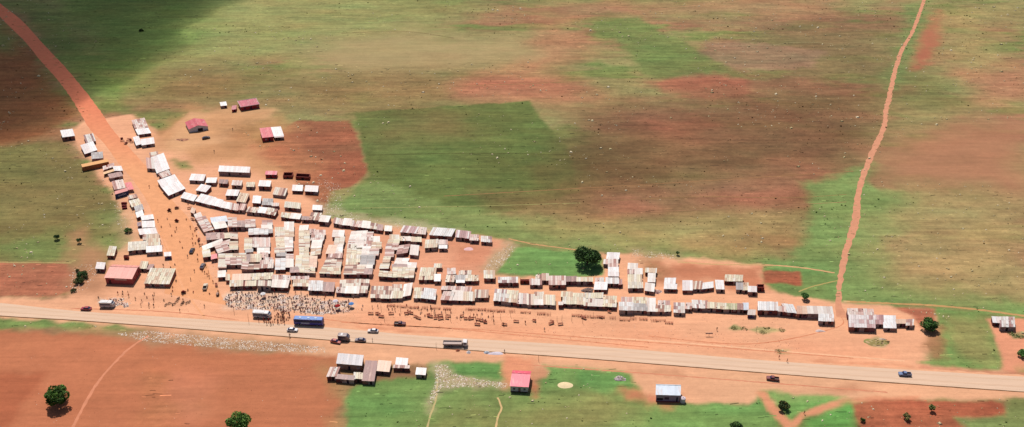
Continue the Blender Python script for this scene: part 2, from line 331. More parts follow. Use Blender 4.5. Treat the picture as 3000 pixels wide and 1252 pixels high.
def ground_mat():
    m = bpy.data.materials.new('soil_and_grass'); m.use_nodes = True; n = m.node_tree; b = n.nodes['Principled BSDF']
    b.inputs['Roughness'].default_value = 0.95; b.inputs['Specular IOR Level'].default_value = 0.1
    at = n.nodes.new('ShaderNodeAttribute'); at.attribute_name = 'Col'; tc = n.nodes.new('ShaderNodeTexCoord')
    def noise(sc, det, rough, vec=None):
        mp = n.nodes.new('ShaderNodeMapping'); mp.inputs['Scale'].default_value = sc; n.links.new(tc.outputs['Object'], mp.inputs['Vector'])
        z = n.nodes.new('ShaderNodeTexNoise'); z.inputs['Scale'].default_value = 1; z.inputs['Detail'].default_value = det; z.inputs['Roughness'].default_value = rough
        n.links.new(mp.outputs[0], z.inputs['Vector']); return z.outputs['Fac']
    def rng(v, a, b_, c, d):
        r = n.nodes.new('ShaderNodeMapRange'); r.inputs['From Min'].default_value = a; r.inputs['From Max'].default_value = b_
        r.inputs['To Min'].default_value = c; r.inputs['To Max'].default_value = d; n.links.new(v, r.inputs['Value']); return r.outputs[0]
    def math_(op, a, b_):
        x = n.nodes.new('ShaderNodeMath'); x.operation = op
        for i, s in enumerate((a, b_)):
            if isinstance(s, float): x.inputs[i].default_value = s
            else: n.links.new(s, x.inputs[i])
        return x.outputs[0]
    f1 = rng(noise((0.022,0.34,1), 7, 0.72), 0.25, 0.75, 0.70, 1.32)      # streaks
    f2 = rng(noise((0.30,0.34,1), 7, 0.85), 0.25, 0.75, 0.66, 1.36)        # tussocks and clods
    ff = math_('MULTIPLY', f1, f2)
    s1 = rng(noise((0.03,0.45,1), 6, 0.65), 0.3, 0.7, 0.88, 1.07)
    s2 = rng(noise((0.35,0.45,1), 6, 0.8), 0.3, 0.7, 0.88, 1.08)
    ss = math_('MULTIPLY', s1, s2)
    mx = n.nodes.new('ShaderNodeMix'); n.links.new(at.outputs['Alpha'], mx.inputs[0]); n.links.new(ff, mx.inputs[2]); n.links.new(ss, mx.inputs[3])
    v = n.nodes.new('ShaderNodeVectorMath'); v.operation = 'SCALE'; n.links.new(at.outputs['Color'], v.inputs[0]); n.links.new(mx.outputs[0], v.inputs['Scale'])
    n.links.new(v.outputs[0], b.inputs['Base Color'])
    bp = n.nodes.new('ShaderNodeBump'); bp.inputs['Strength'].default_value = 0.5; bp.inputs['Distance'].default_value = 0.25
    n.links.new(noise((0.8,1.0,1), 5, 0.7), bp.inputs['Height']); n.links.new(bp.outputs[0], b.inputs['Normal'])
    return m
me.materials.append(ground_mat())
def ribbon(name, pts, z, col, m, ragged=0.0, sub=3.0, seed=1, lab=None):
    "strip between two photo-pixel edge lines (list of (left, right)) or (point, width in metres)"
    r = random.Random(seed); Lp = []; Rp = []
    cs = []
    for p in pts:
        if isinstance(p[0], (tuple, list)): a = G(*p[0]); b = G(*p[1]); cs.append((a, b))
        else: cs.append((G(p[0], p[1]), p[2]))
    if not isinstance(cs[0][1], Vector):
        out = []
        for i, (c, wd) in enumerate(cs):
            a = cs[max(0,i-1)][0]; b = cs[min(len(cs)-1,i+1)][0]; d = (b-a).normalized(); nn = Vector((-d.y, d.x, 0))
            out.append((c+nn*wd/2, c-nn*wd/2))
        cs = out
    mb = MB(); prev = None
    def cr(p0,p1,p2,p3,t): return 0.5*((2*p1)+(p2-p0)*t+(2*p0-5*p1+4*p2-p3)*t*t+(3*p1-p0-3*p2+p3)*t**3)
    N = len(cs)
    for i in range(N-1):
        q0 = cs[max(0,i-1)]; q1 = cs[i]; q2 = cs[i+1]; q3 = cs[min(N-1,i+2)]
        n_ = max(1, int((q2[0]-q1[0]).length/sub))
        for k_ in range(n_+(i == N-2)):
            t = k_/n_; a = cr(q0[0],q1[0],q2[0],q3[0],t); b = cr(q0[1],q1[1],q2[1],q3[1],t)
            d = (b-a).normalized(); a = a-d*r.uniform(-ragged, ragged); b = b+d*r.uniform(-ragged, ragged)
            cur = (Vector((a.x,a.y,z)), Vector((b.x,b.y,z)))
            if prev: mb.quad([prev[0], prev[1], cur[1], cur[0]], T(col if not callable(col) else col(a.y)))
            prev = cur
    # make normals face up
    fs = []
    for f in mb.f:
        a, b, c = [Vector(mb.v[j]) for j in f[:3]]
        fs.append(f if (b-a).cross(c-a).z > 0 else tuple(reversed(f)))
    mb.f = fs
    o = mb.build(name, m); o['kind'] = 'structure'; return o
M_ROAD = mat('dusty_tarmac', rough=0.9, var=0.09, scale=(0.04,0.7,1), spec=0.1, bump=0.2)
M_DIRT = mat('graded_dirt', rough=0.95, var=0.14, scale=(0.25,0.35,1), spec=0.1, bump=0.3)
UP = [(-400,850),(-200,872),(0,888),(230,912),(550,933),(900,955),(1100,972),(1250,985),(1750,1016),(2250,1057),(2600,1080),(3000,1104),(3400,1125)]
LO = [(-400,884),(-200,908),(0,926),(230,940),(550,964),(900,992),(1100,1007),(1250,1018),(1750,1054),(2250,1094),(2600,1121),(3000,1149),(3400,1175)]
road = ribbon('road', list(zip(UP, LO)), 0.012, (238,202,174), M_ROAD)
for fr, cc in ((.24,(234,196,166)),(.66,(233,195,166)),(.80,(242,206,178))):
    pm = [(x, y+(y2-y)*fr) for (x, y), (x2, y2) in zip(UP, [(a, b) for a, b in LO]) if x == x2]
    ribbon('tyre_track', [(x, y, .75) for x, y in pm], 0.016, cc, M_ROAD, 0.18, 1.5, seed=int(fr*100))
for cc, wd_, ps in [((230,152,114),.6,[(900,930),(1100,951),(1400,966),(1750,992),(2100,1018),(2500,1050)]),((228,148,110),.5,[(1000,945),(1300,962),(1600,990),(1900,1018)]),((255,196,156),.8,[(1700,985),(2000,1005),(2300,1030),(2650,1058)]),((226,146,108),.5,[(1900,985),(2200,1008),(2450,960),(2462,925)]),((252,182,136),.9,[(480,700),(505,760),(540,850),(600,930)]),((222,142,108),.5,[(60,905),(250,905),(500,915),(700,938)]),((226,150,116),.6,[(1500,1066),(1900,1095),(2250,1122),(2600,1150)])]:
    ribbon('wheel_track', [(x, y, wd_) for x, y in ps], 0.007, cc, M_DIRT, 0.15, 1.2)
ribbon('road_edge', [((x,y-1.2),(x,y+1.4)) for x, y in LO], 0.02, (120,85,55), M_DIRT, 0.06, 2.0)
ribbon('road_shoulder', [((x,y-5),(x,y+2.2)) for x, y in UP], 0.008, (246,182,142), M_DIRT, 0.5, 2.0)
DL = [(-120,-90),(-40,-10),(0,49),(73,122),(116,175),(175,242),(224,313),(262,377),(306,422),(345,475),(387,525),(429,587),(451,640),(486,734),(500,800),(480,860)]
DR = [(-60,-110),(-10,-20),(0,9),(64,61),(131,134),(204,212),(285,313),(330,380),(385,440),(430,490),(470,540),(505,588),(560,650),(590,720),(615,800),(665,895)]
ribbon('dirt_road', list(zip(DL, DR)), 0.006, lambda y: tuple(p+(q-p)*min(1, max(0, (y-470)/90)) for p, q in zip((248,176,128), (240,140,104))), M_DIRT, 0.25, 2.5)  # redder at the far end, tint put in to offset the cloud's shade
tp = [(2712,-40,2.4),(2707,0,2.4),(2692,44,2.4),(2672,96,2.4),(2643,146,2.6),(2625,198,2.7),(2614,242,2.7),(2604,291,2.9),(2598,313,2.9),(2589,373,2.7),(2565,428,3.4),(2546,471,2.9),(2527,520,2.8),(2513,575,3.1),(2507,646,3.7),(2488,706,2.9),(2472,766,2.6),(2460,832,2.4),(2457,888,2.6),(2466,930,4.0)]
ribbon('farm_track', tp, 0.008, (226,158,124), M_DIRT, 0.4, 2.0)
for wv, cc, ps in [(0.9,(215,165,115),[(1490,700),(1560,715),(1640,726),(1690,733)]),(1.0,(222,175,125),[(1985,768),(2100,775),(2250,777),(2350,785),(2445,800)]),
        (0.7,(190,170,105),[(2340,855),(2380,840),(2455,822)]),(1.3,(205,160,105),[(2480,884),(2620,890),(2740,896),(2860,907),(3000,926),(3080,936)]),
        (0.8,(190,165,110),[(-40,768),(100,770),(210,771)]),(0.8,(195,150,110),[(1820,37),(1900,30),(2000,20),(2160,5)]),
        (1.1,(228,150,115),[(435,985),(380,1020),(320,1080),(280,1130),(240,1200),(205,1270)]),(0.7,(205,185,130),[(1247,1270),(1262,1215),(1277,1170),(1282,1110)]),
        (0.7,(225,190,135),[(1450,1270),(1458,1225),(1469,1195),(1458,1165)]),(0.5,(170,125,85),[(1300,575),(1700,552),(2100,528),(2500,502)]),
        (0.4,(160,125,80),[(1750,590),(2050,577),(2300,580),(2480,570)]),(0.5,(165,150,110),[(2130,135),(2250,133),(2340,124),(2440,128)]),(0.45,(170,165,105),[(1060,610),(1400,604),(1700,595)]),(0.4,(176,130,96),[(1750,628),(2100,612),(2480,592)]),(0.5,(160,130,86),[(1290,255),(1700,240)]),(0.5,(96,70,40),[(1000,98),(1180,92),(1330,112)]),(0.35,(60,48,22),[(1080,455),(1350,450),(1600,452),(1680,455)])]:
    ribbon('footpath', [(x, y, wv) for x, y in ps], 0.010, cc, M_DIRT, wv*0.18, 1.5)
# ---------------------------------------------------------------- the cloud that shades the far left of the fields
def cloud():
    import bmesh
    pts = [(-350,585,92),(-335,670,100),(-330,765,105),(-325,860,110),(-440,590,105),(-450,700,120),(-450,830,120),(-272,735,48),(-262,655,38),(-290,615,50),(-545,620,120),(-320,960,110),(-300,540,40),(-250,800,60),(-230,860,60)]
    bm = bmesh.new(); H = 640.0
    for i, (wx, wy, r) in enumerate(pts):
        c = Vector((wx, wy, 0)) + SUNV*(H/SUNV.z)
        bmesh.ops.create_icosphere(bm, subdivisions=3, radius=1.0, matrix=Matrix.Translation(c) @ Matrix.Diagonal((r, r, r*0.4, 1)))
    me = bpy.data.meshes.new('cloud'); bm.to_mesh(me); bm.free()
    o = bpy.data.objects.new('cloud', me); scn.collection.objects.link(o)
    rm = o.modifiers.new('r', 'REMESH'); rm.mode = 'VOXEL'; rm.voxel_size = 7.0
    m = bpy.data.materials.new('cloud_vapour'); m.use_nodes = True; n = m.node_tree; n.nodes.remove(n.nodes['Principled BSDF'])
    v = n.nodes.new('ShaderNodeVolumePrincipled'); v.inputs['Density'].default_value = 0.026; v.inputs['Color'].default_value = (0.95,0.95,0.97,1)
    n.links.new(v.outputs[0], n.nodes['Material Output'].inputs['Volume']); me.materials.append(m)
    tag(o, 'white cumulus cloud overhead casting its shade on the far left fields', 'cloud')
cloud()
# ---------------------------------------------------------------- buildings
# view windows on the photograph: origin x, origin y, pixels per photo pixel
VIEWS = {'1':(150,330,3.5825),'2':(150,600,3.5825),'3':(500,270,3.5825),'4':(500,470,3.5825),'5':(550,620,3.5825),'6':(800,570,3.5825),
 '7':(1150,620,3.5825),'8':(1500,700,3.5825),'9':(1850,720,3.5825),'a':(2200,720,3.5825),'b':(2600,850,3.5825),'d':(900,900,3.5825),'e':(1250,900,3.054),'f':(1750,950,3.56)}
# view, front eave left x y, front eave right x y, step to the back eave dx dy, wall height, look [, n(oun)/g(able)...]
ROWS = [
("the dirt road's west side", 'x', '''
1 118 262 250 245 -25 -74 48 W house
1 372 318 465 300 -29 -78 30 S2
1 355 435 480 395 -43 -90 38 W
1 428 487 540 478 -3 -62 15 G
1 550 605 660 568 -5 -35 18 P
1 665 612 748 610 -15 -45 14 W
1 550 650 663 615 -4 -24 16 Y canopy
1 620 690 750 665 -20 -40 16 B
1 665 810 775 790 -25 -85 20 P
1 800 815 870 805 -30 -76 20 K canopy
1 820 910 905 890 -15 -32 15 S
1 850 990 945 965 -30 -60 30 C
1 890 1040 968 1015 -15 -48 25 G
'''),
("the roadside cluster by the junction", 'y', '''
2 905 135 970 110 -15 -50 20 W
2 955 165 1075 150 -10 -42 16 W
2 905 228 950 222 -5 -42 22 V kiosk
2 960 240 1085 235 -5 -62 16 W
2 935 315 1112 300 -20 -55 16 W
2 965 370 1008 370 0 -55 16 S
2 1025 355 1130 352 0 -42 12 C
2 1003 432 1140 430 0 -70 12 C
2 810 485 1000 470 3 -85 42 C2
2 1003 500 1160 490 -2 -58 42 W
2 1185 545 1262 540 -2 -45 38 W kiosk
2 585 532 655 538 28 -92 38 C
2 752 545 812 545 5 -22 24 O roofless
2 468 670 550 675 15 -62 42 W
2 925 668 995 672 20 -70 38 C
2 1008 680 1052 680 24 -48 14 B
2 978 828 1235 835 70 -155 38 C
'''),
("the upper dirt road's east side", 'y', '''
1 885 180 1015 155 -37 -95 12 P
1 915 232 1045 215 -28 -52 30 W
1 895 345 948 332 -33 -83 35 W
1 955 345 1082 325 -10 -60 35 W
1 1045 480 1130 468 -15 -55 12 S
1 1008 585 1085 590 -10 -108 40 P
1 1112 638 1240 590 -60 -165 20 W
1 1165 690 1265 650 -35 -42 20 P
1 1165 790 1340 725 -45 -72 15 W
1 1235 872 1405 800 -65 -78 40 W
'''),
('the homesteads above the market', 'x', '''
3 190 395 395 362 -42 -85 44 M barn
3 530 146 588 140 -10 -36 25 W
3 642 185 682 180 6 -38 38 R
3 735 160 932 128 -35 -64 52 R2 house
3 960 483 1080 470 -28 -102 52 M house
3 1082 468 1190 460 -32 -98 42 W porch
'''),
("the tin houses above the market", 'x', '''
4 190 208 345 216 28 -68 40 W house
4 370 236 470 236 15 -48 40 W
4 505 240 590 246 12 -38 42 B
4 265 315 365 335 55 -60 30 W
4 498 118 828 132 12 -62 48 W house
4 640 260 738 264 12 -46 40 P
4 578 370 698 374 22 -58 42 W
4 790 278 872 278 10 -43 38 C
4 690 432 782 445 40 -88 10 C
4 922 270 1038 275 14 -56 50 W
4 860 447 938 452 10 -72 35 W
4 960 467 1062 470 12 -62 20 G
4 988 150 1112 152 10 -40 46 M2 house
4 1065 480 1130 480 5 -28 12 P
4 1072 357 1195 372 28 -72 8 S
4 1172 165 1280 165 10 -50 36 O roofless
4 1276 318 1378 322 8 -56 35 W
4 1305 172 1460 180 10 -45 38 O roofless
4 1410 325 1540 332 8 -58 38 W
4 1195 492 1355 507 8 -55 40 C2
6 415 160 508 165 6 -46 30 W
'''),
("the curved tin-roof row", 'x', '''
4 105 392 238 428 38 -55 32 W
4 258 428 412 468 62 -72 28 W
4 420 468 515 490 36 -68 25 W
4 518 492 612 510 30 -58 25 W
4 620 515 700 525 12 -62 35 P
4 708 522 770 525 26 -62 40 P
4 795 538 903 550 25 -45 40 S
4 908 548 988 556 24 -54 40 W
4 992 562 1090 580 32 -60 34 S
4 208 545 245 560 15 -45 15 T
'''),
('the back row beside the green field', 'x', '''
4 1158 595 1243 605 10 -45 35 C
4 1248 608 1350 618 22 -50 38 W
6 300 264 368 268 5 -30 30 B
6 372 264 478 272 32 -72 35 S
6 482 284 575 292 28 -60 45 W
6 634 302 718 318 14 -55 40 P
6 722 320 800 326 28 -66 30 W
6 812 332 850 337 10 -56 30 P
6 860 337 928 346 24 -58 40 P
6 933 347 1008 356 14 -68 42 W
6 1012 357 1080 366 14 -55 40 S
6 1083 370 1145 378 8 -55 32 B
6 1172 382 1240 386 6 -50 30 W
7 82 216 240 230 36 -64 40 P2
7 246 233 343 241 14 -68 35 P
7 387 246 615 262 42 -74 42 W2
7 662 269 808 285 14 -70 40 P2
7 812 301 895 306 8 -54 28 P
7 932 316 1038 322 0 -55 34 S2
'''),
('the west block of the market', 'y', '''
5 92 78 150 55 -18 -38 16 W
5 175 213 265 190 -78 -128 25 P
5 258 122 415 102 -14 -48 8 Z
5 292 184 413 166 -26 -56 45 W
5 430 166 513 162 -4 -88 48 P
5 518 160 592 160 0 -54 48 B
5 608 166 705 166 0 -68 38 P
5 202 300 298 292 -5 -60 25 B
5 302 291 378 286 0 -55 25 P
5 382 281 450 276 0 -42 16 C
5 452 284 520 290 0 -52 16 S
5 167 410 368 332 -10 -36 20 W
5 322 438 438 405 -36 -74 16 P
5 368 366 438 346 0 -40 12 P
5 442 402 522 400 0 -75 30 C
5 168 480 238 470 -10 -58 44 C
5 243 505 310 492 0 -50 20 K canopy
5 328 484 608 478 0 -28 12 C
5 322 590 398 590 8 -92 16 S
5 402 560 560 560 0 -62 40 P
5 565 530 610 532 0 -48 20 C
5 322 690 395 686 0 -55 35 W
'''),
('the second block of the market', 'y', '''
5 785 140 885 140 0 -38 14 P
5 782 187 885 187 -5 -38 18 W
5 640 244 838 240 5 -52 30 W2
5 842 226 885 226 0 -30 20 G
5 597 402 668 402 5 -112 8 C
5 672 376 738 376 0 -90 35 P
5 742 372 860 372 0 -88 12 P
5 612 430 680 426 0 -24 12 G
5 735 442 855 442 0 -50 28 W
5 652 528 765 530 5 -72 34 C
5 612 530 648 530 4 -70 34 B
5 768 482 838 482 0 -40 12 P
5 565 602 620 607 14 -62 20 P
5 628 604 752 604 0 -40 30 S
5 757 597 890 592 10 -74 45 P
5 802 522 885 522 0 -28 8 P
'''),
('the third block of the market', 'y', '''
5 1018 202 1110 202 0 -84 14 W
5 922 217 1014 217 0 -42 12 C
5 1018 267 1110 267 0 -58 14 C
5 922 272 1014 272 0 -48 12 S
5 937 382 1015 382 -10 -98 20 C
5 1020 382 1100 386 0 -102 20 W
5 917 442 1016 438 0 -50 14 S
5 1022 417 1095 412 0 -24 12 P
5 937 472 1030 472 0 -28 12 G
5 1036 502 1105 502 0 -42 14 P
5 922 608 1016 608 5 -103 34 W2
5 1020 588 1105 588 0 -80 30 W
'''),
('the fourth block of the market', 'y', '''
6 277 386 360 382 8 -50 14 W
6 277 436 375 433 0 -46 12 C
6 277 502 380 502 0 -60 16 C
6 277 562 380 562 0 -54 14 S
6 282 642 370 642 0 -74 18 C
6 388 422 443 422 0 -50 14 P
6 447 427 545 427 0 -44 16 P
6 397 482 525 480 10 -48 18 P
6 402 566 500 562 15 -74 20 W
6 397 642 490 628 10 -54 18 C
6 237 766 368 766 10 -108 12 C
6 372 766 450 766 10 -108 16 T
6 182 822 268 818 5 -46 34 B
6 272 818 435 826 0 -48 30 C
'''),
('the fifth block of the market', 'y', '''
6 624 446 735 452 10 -62 12 W
6 642 530 735 530 15 -72 16 S
6 557 622 638 622 30 -80 16 T
6 642 622 720 622 10 -84 20 W
6 577 672 715 667 10 -38 18 P
6 522 772 598 768 42 -92 12 S
6 602 768 702 772 18 -70 14 S
6 487 828 598 832 28 -54 34 C
6 602 834 702 834 0 -54 38 C
'''),
('the sixth block of the market', 'y', '''
6 802 472 962 464 24 -74 16 W
6 787 532 858 532 14 -56 14 P
6 862 562 942 558 12 -98 20 W
6 777 602 858 602 8 -66 18 S
6 774 640 918 640 10 -56 18 C
6 767 748 903 748 10 -104 20 C
6 744 837 878 837 18 -82 38 S
6 882 837 954 837 8 -82 40 S
'''),
('the seventh block of the market', 'y', '''
6 972 452 1035 452 14 -48 14 P
6 1034 510 1115 510 0 -60 18 W
6 957 552 1032 552 12 -92 16 P
6 1038 572 1130 572 4 -58 18 C
6 932 642 1008 642 14 -84 20 W
6 1012 642 1100 638 8 -60 22 P
6 917 737 1055 737 15 -88 18 G
6 902 778 1035 781 5 -30 22 W
6 957 837 1030 837 10 -50 44 B
'''),
('the eighth block of the market', 'y', '''
6 1227 477 1320 480 0 -46 14 C
6 1202 522 1315 522 10 -38 14 C
6 1182 582 1300 582 12 -54 18 P
6 1177 652 1260 652 5 -58 18 P
6 1152 712 1215 712 14 -48 16 C
6 1120 777 1205 777 12 -38 16 C
6 1332 487 1433 487 0 -36 28 C
7 102 306 190 309 12 -32 34 W
7 200 316 298 319 0 -38 32 C
7 42 450 150 434 28 -78 18 P
7 184 452 262 460 12 -94 18 W
7 22 548 146 552 22 -48 18 W
7 150 588 240 592 8 -44 18 W
7 0 592 148 592 0 -26 14 B
7 -8 692 128 692 16 -92 36 C
7 132 697 215 697 14 -90 35 C
6 1112 857 1240 868 10 -44 44 C
'''),
("the open market yard", 'x', '''
7 340 383 465 374 10 -78 42 C
7 480 346 575 346 0 -44 14 P
7 490 387 570 387 0 -30 35 W
7 277 717 436 717 24 -122 26 C
7 442 732 498 732 4 -68 25 W
7 437 590 512 590 5 -38 14 C
7 577 657 658 657 0 -58 20 P
7 557 737 640 737 14 -64 38 S
7 662 717 762 717 0 -42 18 G
7 672 747 752 747 0 -22 28 W
7 697 662 820 662 5 -38 14 S
7 768 727 895 727 5 -54 40 C
7 962 702 1070 702 0 -78 45 C
'''),
('the second row left of the big tree', 'x', '''
7 1112 747 1313 747 0 -54 44 S2
8 80 442 188 442 0 -30 14 O roofless
8 190 482 310 482 0 -58 38 P
8 250 416 312 413 5 -34 12 S
8 317 436 383 436 0 -68 40 S
8 390 482 560 482 0 -88 48 P
8 567 449 678 447 0 -48 44 B
8 682 447 845 450 0 -38 45 C
'''),
('the tin cluster right of the big tree', 'y', '''
8 994 210 1118 214 10 -62 16 W
8 962 264 1003 266 5 -42 22 P
8 1012 300 1110 300 0 -82 18 P
8 1014 347 1115 347 0 -44 18 W
8 1012 392 1118 394 0 -40 18 W
8 987 467 1118 470 0 -56 42 W2
8 1122 482 1152 478 0 -50 34 P
8 877 454 960 452 0 -38 14 P
8 864 532 990 534 10 -74 38 W
'''),
("the tin cluster above the front row", 'y', '''
8 1217 317 1313 322 5 -58 20 W
8 1292 372 1365 372 0 -58 20 W
8 1216 367 1288 364 0 -38 18 P
8 1220 452 1362 452 0 -72 20 C
8 1222 517 1370 517 0 -58 42 C2
9 147 282 258 286 5 -42 30 C
9 174 382 245 384 5 -88 20 W
9 142 472 232 484 10 -78 30 W
'''),
('the middle row of the east end', 'x', '''
9 347 402 455 402 8 -58 16 W
9 344 453 470 456 5 -46 38 W
9 540 470 636 470 0 -98 16 W
9 640 457 733 457 12 -78 36 S
9 738 457 855 442 0 -58 30 W
9 892 457 970 460 -8 -90 36 W
9 980 372 1160 377 8 -62 36 C
9 1102 462 1168 462 0 -68 30 G
9 1172 467 1224 467 0 -74 30 C
9 1228 484 1310 487 0 -54 45 W
9 1315 442 1402 442 -5 -42 46 O roofless
'''),
("the westernmost front stalls", 'x', '''
5 402 722 438 724 0 -58 30 C
5 442 787 575 784 5 -58 40 C
5 579 784 712 780 5 -50 40 C
5 470 722 650 718 5 -60 40 T
5 655 718 888 708 5 -60 40 C
5 727 778 866 782 5 -50 58 S
5 872 792 1045 800 20 -74 45 W
5 892 710 1072 716 0 -42 40 P
5 1107 782 1262 785 5 -64 38 C
5 1092 714 1270 712 0 -28 30 P
6 372 1008 513 1012 10 -98 40 W2
6 518 1016 632 1020 14 -92 38 B
6 662 1030 750 1034 10 -52 34 P
6 702 970 858 968 5 -66 30 S
6 757 1037 896 1040 10 -68 35 W
6 862 962 1000 967 10 -68 30 S
6 900 1032 983 1034 10 -66 35 S
'''),
("the second front block", 'x', '''
7 -230 905 -122 908 14 -118 34 S
7 -118 910 -22 914 14 -122 34 S
7 -20 912 98 908 14 -70 30 C
7 102 896 183 880 24 -126 30 W
7 0 838 95 842 0 -70 28 S
'''),
("the third front block", 'x', '''
7 222 906 298 908 14 -102 35 C
7 302 908 445 926 14 -102 34 W2
'''),
("the fourth front block", 'x', '''
7 505 926 616 930 34 -84 42 P
7 620 931 732 936 8 -98 35 W
7 736 934 856 938 5 -88 35 C
7 860 906 1000 906 8 -78 36 S
7 640 836 820 842 10 -46 30 P
7 512 822 636 824 10 -34 28 P
'''),
("the fifth front block", 'x', '''
8 -192 650 -72 658 18 -118 42 S2
8 -68 660 48 670 18 -118 42 C
8 52 680 160 684 5 -106 30 P
8 164 690 236 692 0 -106 30 S
8 240 692 330 692 0 -50 28 W
8 240 638 330 638 0 -74 28 S
8 334 690 450 696 0 -98 30 C
'''),
("the sixth front block", 'x', '''
8 492 694 530 694 0 -26 40 W
8 533 680 625 687 5 -68 40 C
8 517 608 628 612 5 -48 36 C
8 637 686 753 692 8 -112 38 C
8 757 702 828 706 8 -68 35 S
8 832 706 948 712 8 -72 35 W
8 757 626 950 622 5 -50 32 C
8 953 711 1090 716 8 -108 38 C
'''),
("the seventh front block", 'x', '''
8 1127 747 1270 750 0 -78 50 W2
8 1150 664 1270 664 0 -48 34 P
8 1274 751 1418 756 0 -68 40 G
8 1274 680 1415 682 0 -62 36 C
9 167 692 250 692 0 -136 35 W
9 254 692 405 692 5 -60 38 S
9 282 628 400 630 0 -48 34 P
9 447 702 555 706 0 -98 30 S2
'''),
("the easternmost front row", 'x', '''
9 567 662 628 663 8 -58 38 P
9 647 652 745 656 -10 -78 40 S2
9 750 656 795 656 0 -74 40 P
9 800 657 888 661 0 -58 40 C
9 892 663 998 668 0 -58 40 C
9 1002 669 1110 673 0 -58 40 L
9 1115 671 1168 673 0 -58 42 B
9 1172 674 1224 674 0 -68 40 Z
9 1215 727 1300 730 8 -58 35 W kiosk
a 78 677 280 682 0 -84 54 W2
a 286 690 360 695 0 -50 50 P
a 366 697 478 707 -38 -84 50 W2
a 486 714 590 716 0 -76 50 T
a 602 712 862 720 -12 -74 55 W
a 714 790 866 797 0 -68 45 W2
'''),
("the tin row beyond the farm track", 'x', '''
a 1022 722 1290 730 -8 -60 60 P
a 1034 854 1303 864 -4 -122 50 P3
a 1306 826 1390 826 -5 -92 30 P2
b -36 396 88 400 -5 -126 26 W
b 92 352 192 352 0 -38 40 T
b 197 372 268 372 5 -58 38 P
'''),
('the far right edge', 'x', '''
b 1112 342 1182 347 -12 -58 38 W
b 1186 387 1335 390 -5 -100 45 S2
'''),
('the compound south of the road', 'x', '''
d 207 730 300 730 38 -92 45 P
d 302 592 575 615 22 -110 60 H house
d 302 752 486 768 5 -40 40 B
d 490 752 575 758 5 -60 40 C
d 580 772 697 777 38 -205 40 B
d 728 668 855 680 25 -103 38 T
d 930 602 1045 612 10 -66 20 W
d 905 636 1066 644 5 -24 26 P
d 1142 706 1236 712 10 -64 35 W
'''),
]
PAL = {'W':[(254,248,246),(248,240,240),(255,252,252),(242,228,226)], 'C':[(255,244,214),(252,236,208),(240,220,192),(226,186,156),(255,246,232),(250,236,204),(246,214,184)],
 'P':[(250,224,214),(238,196,184),(208,158,148),(250,238,230),(190,130,118),(244,212,200),(252,232,220)], 'S':[(252,240,222),(186,128,108),(242,212,192),(150,92,80),(216,168,146),(250,234,214),(252,240,222)],
 'B':[(152,98,92),(168,112,102),(136,88,82)], 'G':[(214,208,206),(188,180,178),(200,190,188)], 'Z':[(205,216,232),(222,228,240)],
 'K':[(242,108,112),(236,96,104)], 'M':[(232,96,110),(222,88,102),(236,112,120)], 'R':[(196,62,86)], 'R2':[(206,64,92),(200,60,88)], 'M2':[(225,70,100),(240,130,140)], 'Y':[(236,176,104)], 'V':[(120,70,90)],
 'C2':[(250,240,222),(246,230,205),(236,222,205)], 'S2':[(250,242,236),(200,160,155),(240,225,215),(170,120,118),(252,248,244)], 'P2':[(248,228,226),(222,176,176),(250,238,236),(196,146,146)],
 'P3':[(246,230,228),(226,190,188),(250,240,238),(240,222,220),(205,160,158)], 'W2':[(255,250,248),(248,240,236),(236,214,206),(252,248,248),(255,252,250)], 'T':[(236,190,160),(228,178,150),(240,200,172)],
 'L':[(222,216,176),(200,196,150),(236,226,190)], 'H':[(212,204,208),(198,190,195)], 'Q':[(246,162,150)], 'O':[(150,60,50)]}
LOOK = {'W':'bright white tin-roofed','C':'cream patchwork-roofed','P':'pinkish rusty-roofed','S':'rust-striped tin-roofed','B':'brown rusted-roof','G':'dull grey-roofed','Z':'pale blue tin-roofed',
 'K':'coral red','M':'pink-roofed','M2':'crimson red','R':'dark red','R2':'wine red white-edged','Y':'ochre yellow','V':'dark purple','C2':'off-white sheet-roofed','S2':'white and rust striped',
 'P2':'whitish pink tin-roofed','P3':'rust-blotched white','W2':'white patched-roof','T':'tan orange-roofed','L':'pale olive patched-roof','H':'silver-grey roofed','O':'dark brick'}
ORD = ['','','second','third','fourth','fifth','sixth','seventh','eighth','ninth','tenth','eleventh','twelfth','thirteenth','fourteenth','fifteenth','sixteenth','seventeenth','eighteenth','nineteenth','twentieth','twenty-first','twenty-second','twenty-third','twenty-fourth']
WALLC = [(186,116,100),(150,82,76),(206,158,142),(188,160,156),(216,186,172),(150,96,104),(136,72,66),(196,170,166)]
def lerp(a, b, t): return a+(b-a)*t
